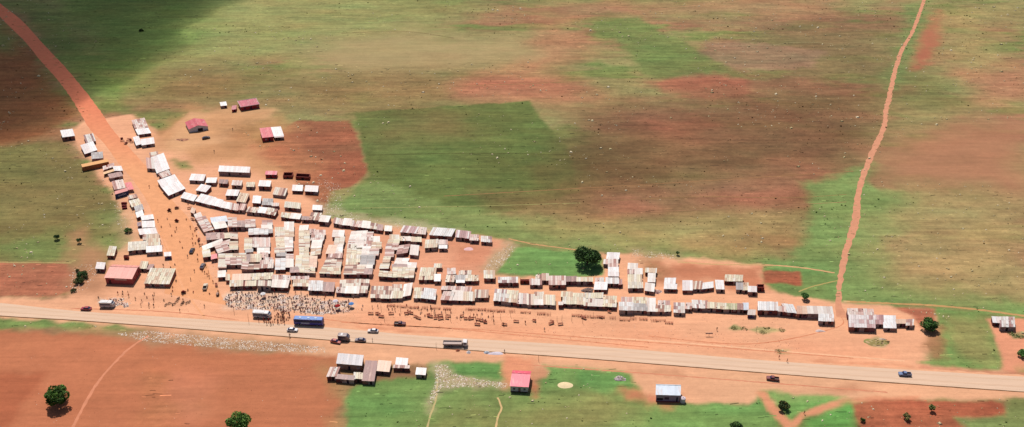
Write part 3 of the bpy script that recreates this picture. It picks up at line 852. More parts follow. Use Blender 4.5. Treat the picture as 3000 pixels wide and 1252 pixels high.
def make_roof(root, q, look, rr, dull=False, two=None):
    "corrugated sheets laid side by side over the roof quad q = FL, FR, BR, BL"
    FL, FR, BR, BL = q; wd = (FR-FL).length; dp = (BL-FL).length
    new = look in ('W','Z','K','M','R','R2','Y','V','M2','Q','H','T','B')
    mb = MB(); st_ = rr.random()
    nW = max(2, round(wd/(1.3 if new else .95))); nD = 1 if new or dp < 3.5 or st_ < .35 else max(1, round(dp/2.6))
    if two and not new: nW = max(1, round(wd/rr.uniform(2.4, 3.4))); nD = max(2, round(dp/rr.uniform(.8, 1.1)))
    elif two and wd > 3: nW = max(2, round(wd/2.6)); nD = max(1, round(dp/2.0))
    pal = PAL[look] if not (look == 'W' and dull) else [(244,232,222),(236,220,210),(250,242,236),(226,206,196)]; us = [0]
    for i in range(nW): us.append(us[-1]+rr.uniform(.75, 1.25))
    us = [u/us[-1] for u in us]
    band = {j: rr.random() for j in range(nD)}
    for j in range(nD):
        v0, v1 = j/nD, (j+1)/nD
        for i in range(nW):
            if (not new) and rr.random() < 0.004: continue
            c = rr.choice(pal); k = rr.uniform(.93, 1.03) if not new else rr.uniform(.97, 1.02)
            c = tuple(min(255, x*k*(.985 if new else .965)) for x in c); c = T(c, KEXP)
            gp = (.03 if not new else .012)/wd; u0, u1 = us[i]+gp, us[i+1]-gp
            z = 0.025*(i % 2)+0.03*j+rr.uniform(0, .006); e0 = rr.uniform(-.12, .12)/dp if not new else 0; e1 = rr.uniform(-.1, .1)/dp if not new else 0
            def P(u, v, dz): 
                p = lerp(lerp(FL, FR, u), lerp(BL, BR, u), v); return (p.x, p.y, p.z+dz)
            tl = rr.uniform(0, .025)
            va, vb = v0+(e0 if j == 0 else -0.02), v1+(e1 if j == nD-1 else 0)
            mb.hexa([P(u0,va,z),P(u1,va,z),P(u1,vb,z+tl),P(u0,vb,z+tl)], [P(u0,va,z+.02),P(u1,va,z+.02),P(u1,vb,z+tl+.02),P(u0,vb,z+tl+.02)], c)
    return mb.build('roof', M_NEW if new else M_SHEET, root)
def box_on(mb, A, B, inn, t0, t1, z0, z1, out, th, col):
    "panel on the wall A->B, from t0 to t1 along it, standing out by out"
    d = (B-A); L_ = d.length; d = d.normalized(); n = -inn
    p0 = A+d*(t0*L_)+n*(out-th); p1 = A+d*(t1*L_)+n*(out-th); o = n*th
    b = [p0+o, p1+o, p1, p0]; mb.hexa([(p.x,p.y,z0) for p in b], [(p.x,p.y,z1) for p in b], col)
def building(view, a, look, noun, rowdesc, label, group):
    ox, oy, sc = VIEWS[view]; flx, fly, frx, fry, dx, dy, wl = a
    h = max(1.75, wl/21.0) if wl >= 10 else 1.7
    if noun == 'house' and wl > 46: h = wl/20.0
    p = lambda x, y, z: G(ox+x/sc, oy+y/sc, z)
    FL = p(flx, fly, h); FR = p(frx, fry, h)
    depth0 = (p(flx+dx, fly+dy, h)-FL).length; rise = min(0.55, 0.09*depth0)
    BL = p(flx+dx, fly+dy, h+rise); BR = BL+(FR-FL)
    BR.z = BL.z
    rr = random.Random(int(flx*7+fly*13+ord(view))); zj = rr.uniform(-.06, .06)
    if not noun:
        ex = (FR-FL).normalized(); ey = (BL-FL).normalized(); gw = .36 if 'block of' in rowdesc else .28; gd = .85 if 'block of' in rowdesc else .45
        FL = FL-ex*gw-ey*.12; FR = FR+ex*gw-ey*.12; BL = BL-ex*gw+ey*gd; BR = BR+ex*gw+ey*gd
    ctr = (FL+FR+BR+BL)/4; base = Vector((ctr.x, ctr.y, 0))
    names = {'house':'tin_roof_house','canopy':'canopy','kiosk':'kiosk','roofless':'roofless_house','porch':'porch_house','barn':'barn'}
    kindn = names.get(noun, 'market_stall' if 'market' in rowdesc or 'front' in rowdesc else 'tin_shack')
    root = empty(kindn, base)
    q = [v-base+Vector((0,0,zj)) for v in (FL, FR, BR, BL)]
    inx = (q[1]-q[0]).normalized(); iny = (q[3]-q[0]); iny.z = 0; dpt = iny.length; iny.normalize(); wd = (q[1]-q[0]).length
    ins = min(0.22, wd*.08)
    A = q[0]+inx*ins+iny*min(.25, dpt*.08); B = q[1]-inx*ins+iny*min(.25, dpt*.08); C = q[2]-inx*ins-iny*.12; D = q[3]+inx*ins-iny*.12
    wc = rr.choice(WALLC)
    if look in ('M','R','M2','R2'): wc = (190,52,56)
    if look == 'H': wc = (190,150,128)
    if noun == 'barn': wc = (250,244,248)
    col = T(wc)
    flat = lambda v, z: (v.x, v.y, z)
    if noun == 'roofless':
        th = .28
        for (P0, P1) in ((A,B),(B,C),(C,D),(D,A)):
            d = (Vector(flat(P1,0))-Vector(flat(P0,0))); n = Vector((-d.y, d.x, 0)).normalized(); mb = MB()
            e = d.normalized()*th
            s0 = Vector(flat(P0,0)); s1 = Vector(flat(P1,0))-e
            k = rr.uniform(.8, 1.1)
            mb.hexa([flat(v,-.1) for v in (s0, s1, s1+n*th, s0+n*th)], [flat(v,h*k) for v in (s0, s1, s1+n*th, s0+n*th)], T((150,62,52)))
            mb.build('wall', M_WALL, root)
        fl = MB(); fl.quad([flat(v,.02) for v in (A,B,C,D)], T((110,44,36))); fl.build('floor', M_WALL, root)
        d_ = MB(); box_on(d_, Vector(flat(A,0)), Vector(flat(B,0)), iny, .42, .58, 0, h*.75, .015, .05, T((40,20,18))); d_.build('doorway', M_WALL, root)
    elif noun == 'canopy':
        make_roof(root, q, look, rr)
        for P0 in (A,B,C,D):
            mb = MB(); mb.tube([flat(P0,-.1), flat(P0,P0.z-.03)], .06, 5, T((110,80,60))); mb.build('post', M_WOOD, root)
        mb = MB(); m0, m1 = lerp(D,A,.3), lerp(C,B,.3); mb.hexa([flat(v,0) for v in (m0,m1,C,D)], [flat(v,.9) for v in (m0,m1,C,D)], T((90,50,45))); mb.build('counter', M_WOOD, root)
    else:
        if noun == 'barn':
            rz = 1.7; mid0 = lerp(q[0], q[1], .5)+Vector((0,0,rz)); mid1 = lerp(q[3], q[2], .5)+Vector((0,0,rz))
            qa = q[0].copy(); qd = q[3].copy(); qd.z = qa.z; mid1.z = mid0.z; qb = q[1].copy(); qc = q[2].copy(); qc.z = qb.z
            r1 = make_roof(root, [qa, mid0, mid1, qd], look, rr); r2 = make_roof(root, [mid0, qb, qc, mid1], look, rr)
            r1.name = 'roof_slope'; r2.name = 'roof_slope'
            mb = MB(); mb.hexa([flat(v,-.1) for v in (A,B,C,D)], [flat(v,qa.z-.12) for v in (A,B,C,D)], col)
            g0, g1 = lerp(A,B,.5), lerp(D,C,.5); zt = mid0.z-.2
            n_ = len(mb.v); mb.v += [flat(A,qa.z-.12), flat(B,qa.z-.12), flat(g0,zt), flat(D,qa.z-.12), flat(C,qa.z-.12), flat(g1,zt)]
            for f in ((0,1,2),(4,3,5)): mb.f.append(tuple(n_+i for i in f)); mb.c.append(col); mb.m.append(0)
            mb.build('wall', M_PAINT, root)
            d_ = MB(); box_on(d_, A, B, iny, .45, .72, 0, h*.85, .04, .05, T((50,30,34))); d_.build('door', M_WALL, root)
        else:
            make_roof(root, q, look, rr, dull=('block' in rowdesc or 'front' in rowdesc or 'back row' in rowdesc), two=('block of the market' in rowdesc and rr.random() < .75))
            mb = MB(); zf = A.z-.10; zb = min(C.z, D.z)-.12
            nseg = max(1, round(wd/2.2))
            if noun == 'house' or look in ('M','R','R2','Q','H'):
                mb.hexa([flat(v,-.1) for v in (A,B,C,D)], [flat(A,zf),flat(B,zf),flat(C,zb),flat(D,zb)], col)
            else:
                for i in range(nseg):                        # wall sheets of slightly different age
                    t0, t1 = i/nseg, (i+1)/nseg; a0, a1, c1, c0 = lerp(A,B,t0), lerp(A,B,t1), lerp(D,C,t1), lerp(D,C,t0)
                    wcc = rr.choice(WALLC) if rr.random() < .6 else wc
                    mb.hexa([flat(v,-.1) for v in (a0,a1,c1,c0)], [flat(a0,zf),flat(a1,zf),flat(c1,zb),flat(c0,zb)], T(wcc))
            mb.build('wall', M_WALL, root)
            if wl >= 22 and wd > 2.5:
                t = rr.uniform(.2, .65); dw = min(.35, .95/wd)
                d_ = MB(); box_on(d_, A, B, iny, t, t+dw, 0, min(1.95, zf-.15), .035, .05, T(rr.choice([(46,24,24),(60,40,60),(70,44,38)]))); d_.build('door', M_WALL, root)
                if wl >= 28 and wd > 4:
                    for k_ in range(2):
                        t2 = (t+.35+.3*k_) % 1.0
                        if t2+1.3/wd > .98 or abs(t2-t) < dw+.03 or (t2 < t < t2+1.3/wd): continue
                        s_ = MB(); box_on(s_, A, B, iny, t2, t2+min(.3,1.3/wd), .9, min(1.8, zf-.2), .03, .045, T(rr.choice([(60,50,80),(150,130,120),(50,28,28),(110,70,60),(190,180,175)])))
                        s_.build('window' if noun == 'house' else 'shutter', M_WALL, root)
            if noun == 'kiosk':
                s_ = MB(); box_on(s_, A, B, iny, .05, .95, .25, zf-.7, .06, .05, T((84,70,130))); s_.build('counter_front', M_PAINT, root)
            if look == 'R2':
                mb = MB(); up = Vector((0,0,.09))
                for (P0,P1) in ((q[0],q[1]),(q[1],q[2]),(q[2],q[3]),(q[3],q[0])): mb.tube([P0+up,P1+up], .14, 4, T((250,225,225)))
                mb.build('roof_trim', M_PAINT, root)
            if noun == 'porch':
                for t in (0.05,.35,.65,.95):
                    P0 = lerp(A,B,t)-iny*1.2; mb = MB(); mb.tube([flat(P0,-.1), flat(P0,h-.2)], .07, 6, T((225,215,215))); mb.build('post', M_PAINT, root)
                mb = MB(); a0, b0 = A-iny*1.5, B-iny*1.5; a1, b1 = A-iny*.25, B-iny*.25
                mb.hexa([flat(a0,h-.2),flat(b0,h-.2),flat(b1,h-.05),flat(a1,h-.05)], [flat(a0,h-.16),flat(b0,h-.16),flat(b1,h-.01),flat(a1,h-.01)], T((226,200,196))); mb.build('porch_roof', M_PAINT, root)
        # a few stones and tyres hold the sheets of some roofs down
        if look in ('C','S','P','C2','S2') and not noun and (rr.random() < .3 or wd > 9):
            for _ in range(rr.randint(2, 5)):
                sb = MB(); u, v = rr.uniform(.05,.95), rr.uniform(.08,.92); pp = lerp(lerp(q[0],q[1],u), lerp(q[3],q[2],u), v); s = rr.uniform(.12,.24)
                n_ = len(sb.v); sb.tube([(pp.x,pp.y,pp.z+.06),(pp.x+.02,pp.y,pp.z+.06+s*.6),(pp.x,pp.y+.02,pp.z+.06+s)], [s*1.2,s,s*.4], 7, T(rr.choice([(120,74,60),(150,100,84),(90,60,56)])))
                sb.build('roof_stone', M_STONE, root)
    cat = {'house':'house','canopy':'canopy','kiosk':'kiosk','roofless':'roofless house','porch':'house','barn':'barn'}.get(noun, 'market stall' if kindn == 'market_stall' else 'shack')
    tag(root, label, cat, group)
    return root
def all_buildings():
    for desc, axis, txt in ROWS:
        items = []
        for ln in txt.strip().split('\n'):
            t = ln.split(); items.append((t[0], [float(v) for v in t[1:8]], t[8], t[9] if len(t) > 9 else ''))
        def key(it):
            ox, oy, sc = VIEWS[it[0]]; a = it[1]
            return (ox+(a[0]+a[2]+a[4])/2/sc) if axis == 'x' else (oy+(a[1]+a[3]+a[5])/2/sc)
        items.sort(key=key); n = len(items)
        # ordinals run only among things of the same look in the row, which keeps them findable
        bylook = {}
        for it in items: bylook.setdefault((it[2], it[3]), []).append(it)
        for it in items:
            same = bylook[(it[2], it[3])]; k = same.index(it)+1; m = len(same)
            end = 'left' if axis == 'x' else 'top'
            nn = {'house':'house','canopy':'canopy','kiosk':'kiosk','roofless':'roofless house','porch':'house with porch','barn':'barn with white gable'}.get(it[3], 'stall' if ('market' in desc or 'front' in desc) else 'shack')
            place = '' if m == 1 else (', %smost of its kind' % end if k == 1 else (', %smost of its kind' % ('right' if axis == 'x' else 'bottom') if k == m else ', %s of its kind from the %s' % (ORD[k], end)))
            lab = '%s %s in %s%s' % (LOOK[it[2]], nn, desc, place)
            wds = lab.split()
            if len(wds) > 16: lab = lab.replace(' of its kind from the ', ' like it from ').replace(' of its kind', ' such'); 
            if len(lab.split()) > 16: lab = lab.replace(' in the ', ' in ', 1)
            if len(lab.split()) > 16: lab = lab.replace(' of the market', '').replace('roadside cluster by the junction', 'junction roadside cluster').replace('market stall', 'stall')
            if len(lab.split()) > 16: lab = lab.replace(' like it from left', ' from left').replace('sheet-roofed ', '').replace('rust-striped tin-roofed', 'rust-striped').replace('pinkish rusty-roofed','pinkish').replace(' of its kind', '')
            if len(lab.split()) > 16: print('LONG', lab)
            if len(lab.split()) > 16: lab = lab.replace(' shack in', ' in').replace(', ', ' ')
            building(it[0], it[1], it[2], it[3], desc, lab, 'buildings in '+desc)
all_buildings()
# ---------------------------------------------------------------- buildings with a shape of their own
def quad_at(view, flx, fly, frx, fry, dx, dy, h, rise=0.0):
    ox, oy, sc = VIEWS[view]; p = lambda x, y, z: G(ox+x/sc, oy+y/sc, z)
    FL, FR, BL = p(flx,fly,h), p(frx,fry,h), p(flx+dx,fly+dy,h+rise); BR = BL+FR-FL; BR.z = BL.z
    c = (FL+FR+BR+BL)/4; c = Vector((c.x, c.y, 0)); return c, [v-c for v in (FL,FR,BR,BL)]
def slab(mb, pts, th, col): mb.hexa([tuple(p) for p in pts], [(p[0],p[1],p[2]+th) for p in pts], col)
def gabled(view, a, h, rz, ridge, roofc, wallc, name, label, cat='house', over=.3, split=None):
    "two-slope roof, ridge along the front, at fraction ridge of the depth"
    c, q = quad_at(view, *a, h); root = empty(name, c); R_ = random.Random(5)
    m0 = lerp(q[0],q[3],ridge)+Vector((0,0,rz)); m1 = lerp(q[1],q[2],ridge)+Vector((0,0,rz))
    for (s0,s1,s2,s3) in ((q[0],q[1],m1,m0),(m0,m1,q[2],q[3])):
        mb = MB(); n_ = max(4, int((s1-s0).length/1.1))
        for i in range(n_):
            a0,a1,b1,b0 = lerp(s0,s1,i/n_-.002), lerp(s0,s1,(i+1)/n_+.002), lerp(s3,s2,(i+1)/n_+.002), lerp(s3,s2,i/n_-.002); u = Vector((0,0,.025*(i%2)))
            k = R_.uniform(.97,1.02); slab(mb, [a0+u,a1+u,b1+u,b0+u], .03, T(tuple(min(255,x*k) for x in roofc)))
        mb.build('roof_slope', M_NEW, root)
    mb = MB(); mb.tube([m0+Vector((0,0,.08)), m1+Vector((0,0,.08))], .12, 6, T(tuple(min(255,x*1.06) for x in roofc))); mb.build('ridge_cap', M_NEW, root)
    ix = (q[1]-q[0]).normalized(); iy = (q[3]-q[0]).normalized()
    A,B,C,D = q[0]+ix*over+iy*over, q[1]-ix*over+iy*over, q[2]-ix*over-iy*over, q[3]+ix*over-iy*over
    f = lambda v, z: (v.x, v.y, z)
    mb = MB(); zt = h-.14; mb.hexa([f(v,-.1) for v in (A,B,C,D)], [f(v,zt) for v in (A,B,C,D)], T(wallc))
    g0, g1 = lerp(A,D,ridge), lerp(B,C,ridge); n_ = len(mb.v); mb.v += [f(A,zt),f(D,zt),f(g0,h+rz-.22),f(B,zt),f(C,zt),f(g1,h+rz-.22)]
    for fc in ((1,0,2),(3,4,5)): mb.f.append(tuple(n_+i for i in fc)); mb.c.append(T(wallc)); mb.m.append(0)
    mb.build('wall', M_PAINT, root)
    tag(root, label, cat); return root, (A,B,C,D,ix,iy,f)
def panel(root, name, A, B, iy, t0, t1, z0, z1, col, out=.03, m=None):
    s_ = MB(); box_on(s_, A, B, iy, t0, t1, z0, z1, out, .05, T(col)); return s_.build(name, m or M_PAINT, root)
# the long salmon pink hall
root, (A,B,C,D,ix,iy,f) = gabled('2', (555,768,848,782,92,-140), 3.3, .9, .72, (250,165,150), (206,92,92), 'pink_hall', 'long salmon pink hall with shallow metal roof behind the open junction', 'hall')
panel(root, 'sign_board', A, B, iy, .35, .80, 2.2, 3.0, (248,205,192))
panel(root, 'door', A, B, iy, .10, .20, 0, 2.1, (110,44,48))
for t in (.15,.45,.75): panel(root, 'window', B, C, -ix, t, t+.1, 1.1, 2.0, (80,34,40))
root, (A,B,C,D,ix,iy,f) = gabled('e', (742,708,912,718,28,-142), 2.9, .8, .72, (250,92,118), (236,224,216), 'pink_roof_house', 'small house with bright pink roof and pale walls standing alone south of the tarmac')
panel(root, 'plinth', A, B, iy, .0, 1.0, 0, .35, (84,34,34), .06)
panel(root, 'door', A, B, iy, .45, .58, .36, 2.2, (150,110,100))
for t in (.15,.75): panel(root, 'window', A, B, iy, t, t+.12, 1.1, 2.0, (120,110,120))
root, (A,B,C,D,ix,iy,f) = gabled('f', (608,738,870,746,3,-112), 3.2, .7, .8, (222,234,250), (196,160,184), 'blue_white_house', 'house with pale bluish white roof and dark veranda front south of the tarmac')
panel(root, 'shop_front', A, B, iy, .03, .30, .5, 1.5, (60,40,50)); panel(root, 'sign_board', A, B, iy, .03, .32, 1.7, 2.4, (190,170,180))
panel(root, 'window', A, B, iy, .36, .55, .9, 2.0, (96,60,84)); panel(root, 'door', A, B, iy, .86, .93, 0, 2.1, (60,40,60)); panel(root, 'step', A, B, iy, 0, 1, 0, .3, (180,70,70), .5)
wt = empty('water_tank', G(1750+890/3.56, 950+812/3.56)); mb = MB()
mb.tube([(0,0,0),(0,0,.12),(0,0,1.9),(0,0,2.2)], [.95,1.0,1.0,.55], 16, T((245,225,232))); mb.build('tank', M_PAINT, wt); mb = MB(); mb.tube([(0,0,2.18),(0,0,2.34)], [.3,.28], 12, T((210,190,200))); mb.build('lid', M_PAINT, wt)
tag(wt, 'white upright water tank beside the pale bluish house', 'water tank')
# ochre shipping container
def container(view, a, h, col, topc, name, label, strokes=False):
    c, q = quad_at(view, *a, h); root = empty(name, c); f = lambda v, z: (v.x, v.y, z)
    A,B,C,D = q; mb = MB(); mb.hexa([f(v,.12) for v in q], [f(v,h-.02) for v in q], T(col))
    L_ = (B-A).length; n = int(L_/.5); iy = (D-A).normalized(); ix = (B-A).normalized()
    for i in range(n): box_on(mb, A, B, iy, (i+.2)/n, (i+.7)/n, .3, h-.3, .04, .05, T(tuple(v*.92 for v in col)))
    mb.build('box', M_PAINT, root)
    mb = MB(); e = Vector((0,0,h)); slab(mb, [v*1.0+Vector((0,0,.0)) for v in q], .05, T(topc)); mb.build('roof', M_PAINT, root)
    for t0, t1 in ((.06,.49),(.51,.94)):
        d_ = MB(); box_on(d_, B, C, -ix, t0, t1, .25, h-.2, .04, .05, T(tuple(v*.9 for v in col))); dd = d_.build('door', M_PAINT, root)
        d_ = MB(); P0 = lerp(B,C,(t0+t1)/2)+ix*.07; d_.tube([f(P0,.4), f(P0,h-.4)], .03, 5, T((120,110,100))); d_.build('lock_bar', M_PAINT, dd)
    if strokes:                                            # white swashes of unreadable shop lettering
        s_ = MB(); r = random.Random(4)
        for i in range(11):
            t = .22+.055*i; z = h*.45+.09*math.sin(i*1.3); box_on(s_, A, B, iy, t, t+.032, z, z+r.uniform(.35,.75), .07, .02, T((232,240,250)))
        box_on(s_, A, B, iy, .2, .85, h*.36, h*.40, .07, .02, T((232,240,250))); s_.build('lettering', M_PAINT, root)
    tag(root, label, 'container'); return root
container('1', (325,575,602,517,-12,-30), 2.6, (214,128,74), (244,180,112), 'shipping_container', 'long ochre orange shipping container beside the dirt road')
container('1', (668,862,806,822,-4,-34), 2.5, (62,78,128), (236,160,152), 'painted_kiosk', 'blue fronted container kiosk with white lettering by the dirt road', True)
# ---------------------------------------------------------------- vehicles (x = forward)
def wheelset(root, xs_, half, r, w_):
    for x in xs_:
        for s in (-1, 1):
            mb = MB(); mb.tube([(x,s*half-w_/2,r),(x,s*half+w_/2,r)], r, 14, (1,1,1)); t = mb.build('wheel', M_RUB, root)
            mb = MB(); mb.tube([(x,s*(half+w_/2)-.01,r),(x,s*(half+w_/2)+.02,r)], r*.5, 10, T((190,180,175))); mb.build('rim', M_PAINT, t)
def loft(mb, secs, half, col, taper=0.0):
    "closed body from a side profile: secs = list of (x, z0, z1, half width)"
    for i in range(len(secs)-1):
        x0,a0,b0,h0 = secs[i]; x1,a1,b1,h1 = secs[i+1]
        mb.hexa([(x0,-h0,a0),(x1,-h1,a1),(x1,h1,a1),(x0,h0,a0)], [(x0,-h0*(1-taper),b0),(x1,-h1*(1-taper),b1),(x1,h1*(1-taper),b1),(x0,h0*(1-taper),b0)], col)
def bevel(o, w_=.05, seg=2):
    m = o.modifiers.new('bevel','BEVEL'); m.width = w_; m.segments = seg; m.limit_method = 'ANGLE'; return o
def car(px, py, ang, col, label, kind='car', name='car'):
    p = G(px, py); root = empty(name, p, ang); c = T(col)
    wheelset(root, (1.35,-1.3), .78, .33, .22)
    mb = MB()
    if kind == 'pickup':
        loft(mb, [(2.35,.4,.75,.80),(2.2,.35,.95,.86),(1.2,.35,1.05,.88),(.2,.35,1.08,.88),(-.55,.35,1.05,.88)], 0, c)
        mb.box(-2.4,-.55,-.86,-.78,.45,1.1,c); mb.box(-2.4,-.55,.78,.86,.45,1.1,c); mb.box(-2.4,-2.3,-.78,.78,.45,1.1,c); mb.box(-2.3,-.55,-.78,.78,.45,.62,T((90,70,66)))
        mb.build('body', M_CAR, root)
        g = MB(); loft(g, [(1.0,1.06,1.1,.78),(.55,1.06,1.52,.76),(-.5,1.06,1.55,.76),(-.6,1.06,1.5,.76)], 0, (1,1,1), .08); g.build('windows', M_GLASS, root)
        r = MB(); r.box(-.55,.5,-.70,.70,1.545,1.60,c); bevel(r.build('cab_roof', M_CAR, root), .03)
    else:
        loft(mb, [(2.2,.35,.66,.70),(2.05,.32,.82,.82),(1.0,.3,.94,.86),(-1.3,.3,.96,.86),(-2.0,.32,.92,.83),(-2.2,.38,.8,.74)], 0, c)
        mb.build('body', M_CAR, root)
        g = MB(); loft(g, [(1.05,.94,.97,.76),(.35,.94,1.40,.74),(-1.1,.94,1.42,.74),(-1.85,.94,.99,.74)], 0, (1,1,1), .12); g.build('windows', M_GLASS, root)
        r = MB(); r.box(-1.1,.35,-.62,.62,1.42,1.47,c); bevel(r.build('roof', M_CAR, root), .03)
    for s in (-1,1):
        l = MB(); l.box(2.16,2.24,s*.55-.16,s*.55+.16,.55,.70,T((245,240,225))); l.build('headlight', M_PAINT, root)
        l = MB(); l.box(-2.42 if kind == 'pickup' else -2.22,-2.3 if kind == 'pickup' else -2.12,s*.62-.12,s*.62+.12,.62,.8,T((150,30,30))); l.build('tail_light', M_PAINT, root)
    tag(root, label, 'pickup' if kind == 'pickup' else 'car'); return root
car(857, 970, -.06, (250,245,246), 'white saloon car on the tarmac just below the blue coach', name='parked_car')
car(1093, 973, math.pi-.06, (246,236,232), 'white hatchback on the tarmac by itself right of the coach', name='parked_car')
car(1056, 1000, math.pi-.08, (150,135,138), 'grey car at the lower edge of the tarmac, right of the grey van', name='parked_car')
car(984, 1004, -.3, (196,88,80), 'dusty red car nosing off the tarmac above the silver-roofed compound', name='parked_car')
car(253, 908, math.pi-.03, (176,38,60), 'dark red car at the west end of the dirt verge', name='parked_car')
car(2650, 1100, math.pi-.07, (120,140,180), 'blue and white pickup on the tarmac near the right edge', 'pickup', 'pickup')
car(2263, 1113, math.pi-.2, (140,66,66), 'dark red pickup parked off the lower edge of the tarmac', 'pickup', 'pickup')
car(1172, 952, -.05, (120,50,50), 'dark red pickup on the dirt above the tarmac, right of the white hatchback', 'pickup', 'pickup')
car(602, 870-26, math.pi/2+.1, (235,215,190), 'cream handcart pickup with red load by the corner of the front stalls', 'pickup', 'pickup')
car(563, 738, math.pi/2, (60,56,60), 'dark car parked pointing up the dirt road beside the west stalls', name='parked_car')
car(594, 783, math.pi/2, (120,110,112), 'grey car parked by the west end of the market below the dark car', name='parked_car')
car(604, 407, .5, (70,60,62), 'dark wrecked car body in front of the white-gabled barn', name='wrecked_car')
def minibus(px, py, ang, col, stripe, label, L_=9.5, name='minibus'):
    root = empty(name, G(px,py), ang); c = T(col); hl = L_/2
    wheelset(root, (hl-1.6,-hl+2.2), .98, .42, .28)
    mb = MB(); loft(mb, [(hl,.5,1.7,.9),(hl-.25,.4,2.1,1.06),(hl-1.0,.4,2.75,1.1),(-hl+.2,.4,2.8,1.1),(-hl,.5,2.65,1.02)], 0, c); bevel(mb.build('body', M_CAR, root), .12, 3)
    for s in (-1,1):
        g = MB(); g.box(-hl+.4,hl-1.3,s*1.115-.015,s*1.115+.015,1.6,2.15,(1,1,1)); g.build('side_windows', M_GLASS, root)
        g = MB(); g.box(-hl+.3,hl-.6,s*1.12-.015,s*1.12+.015,1.05,1.45,T(stripe)); g.build('stripe', M_CAR, root)
        l = MB(); l.box(hl-.02,hl+.04,s*.62-.18,s*.62+.18,.75,.98,T((250,245,235))); l.build('headlight', M_PAINT, root)
    g = MB(); g.hexa([(hl-.22,-.9,1.72),(hl+.03,-.86,1.72),(hl+.03,.86,1.72),(hl-.22,.9,1.72)], [(hl-.9,-.95,2.62),(hl-.72,-.95,2.62),(hl-.72,.95,2.62),(hl-.9,.95,2.62)], (1,1,1)); g.build('windscreen', M_GLASS, root)
    r = MB(); r.box(-hl+1.2,hl-2.6,-.75,.75,2.80,2.86,T((250,246,246))); r.build('roof_rack', M_PAINT, root)
    tag(root, label, 'minibus'); return root
minibus(769, 929, -.10, (255,252,252), (28,50,110), 'white minibus with dark blue stripe ringed by a crowd beside the tarmac', 7.6)
minibus(1008, 996, -.08, (170,150,148), (150,130,128), 'grey dusty van on the lower edge of the tarmac', 4.6, 'van')
minibus(316, 899, -.03, (246,240,236), (180,150,165), 'white van parked on the west verge right of the dark red car', 6.2, 'van')
# blue coach
cx = empty('coach', G(906, 950), -.075); hl = 6.1
wheelset(cx, (3.7,-3.2,-4.3), 1.12, .5, .32)
mb = MB(); c = T((54,60,180)); loft(mb, [(hl,.45,2.2,1.15),(hl-.15,.4,3.1,1.24),(-hl+.1,.4,3.15,1.25),(-hl,.5,3.0,1.2)], 0, c); bevel(mb.build('body', M_CAR, cx), .1, 3)
mb = MB(); mb.box(-hl+.2,hl-.3,-1.16,1.16,3.15,3.22,T((118,156,224))); bevel(mb.build('roof', M_CAR, cx), .05)
for x in (-3.5, 0, 3.0):
    mb = MB(); mb.box(x-.5,x+.5,-.45,.45,3.22,3.36,T((205,222,245))); bevel(mb.build('roof_hatch', M_CAR, cx), .04)
for s in (-1,1):
    g = MB(); g.box(-hl+.4,hl-.5,s*1.26-.012,s*1.26+.012,1.75,2.75,(1,1,1)); g.build('side_windows', M_GLASS, cx)
    g = MB(); g.box(-hl+.2,hl-.2,s*1.265-.012,s*1.265+.012,.5,.68,T((140,60,110))); g.build('skirt_stripe', M_CAR, cx)
    g = MB(); g.box(-3.1,.55,s*1.265-.012,s*1.265+.012,.85,1.65,T((170,178,214))); sp = g.build('name_panel', M_CAR, cx)
    g = MB()
    for i in range(12): g.box(-2.9+.28*i,-2.74+.28*i,s*1.285-.008,s*1.285+.008,.98,1.5-.12*((i*5)%3),T((236,240,252)))
    g.build('lettering', M_PAINT, sp)
    g = MB()
    for i in range(6): g.tube([(.7+.75*i,s*1.275,.9+.25*math.sin(i)),(1.5+.75*i,s*1.275,.95+.3*math.sin(i+1.2))], .035, 4, T((120,140,210)))
    g.build('swoosh', M_PAINT, cx)
    l = MB(); l.box(hl-.02,hl+.04,s*.8-.2,s*.8+.2,.8,1.05,T((250,245,235))); l.build('headlight', M_PAINT, cx)
g = MB(); g.hexa([(hl-.05,-1.05,1.35),(hl+.03,-1.05,1.35),(hl+.03,1.05,1.35),(hl-.05,1.05,1.35)], [(hl-.12,-1.05,2.85),(hl-.03,-1.05,2.85),(hl-.03,1.05,2.85),(hl-.12,1.05,2.85)], (1,1,1)); g.build('windscreen', M_GLASS, cx)
tag(cx, 'long dark blue coach with pale roof and white side lettering at the market edge', 'bus')
# flatbed truck
tk = empty('flatbed_truck', G(1335, 1013), -.02); wheelset(tk, (3.5,-1.8,-3.0), .98, .5, .34)
mb = MB(); loft(mb, [(4.8,.6,1.5,1.05),(4.6,.55,2.4,1.15),(3.1,.55,2.55,1.15),(2.9,.55,2.5,1.12)], 0, T((252,246,246))); bevel(mb.build('cab', M_CAR, tk), .09, 3)
g = MB(); g.hexa([(4.62,-1.0,1.55),(4.83,-.98,1.5),(4.83,.98,1.5),(4.62,1.0,1.55)], [(4.45,-1.0,2.25),(4.64,-1.0,2.25),(4.64,1.0,2.25),(4.45,1.0,2.25)], (1,1,1)); g.build('windscreen', M_GLASS, tk)
for s in (-1,1):
    g = MB(); g.box(3.3,4.3,s*1.16-.012,s*1.16+.012,1.5,2.15,(1,1,1)); g.build('side_window', M_GLASS, tk)
    g = MB(); g.box(-5.0,2.6,s*1.17-.04,s*1.17+.04,1.15,1.75,T((232,214,206))); g.build('side_board', M_PAINT, tk)
    l = MB(); l.box(4.8,4.86,s*.75-.16,s*.75+.16,.8,1.0,T((250,245,235))); l.build('headlight', M_PAINT, tk)
mb = MB(); mb.box(-5.0,2.6,-1.13,1.13,1.05,1.2,T((206,184,176))); mb.build('bed', M_PAINT, tk)
mb = MB(); mb.box(-5.04,-4.96,-1.2,1.2,1.15,1.75,T((210,190,182))); mb.build('tail_board', M_PAINT, tk)
mb = MB(); mb.box(-4.9,4.0,-.4,.4,.55,1.0,T((60,40,38))); mb.build('chassis', M_PAINT, tk)
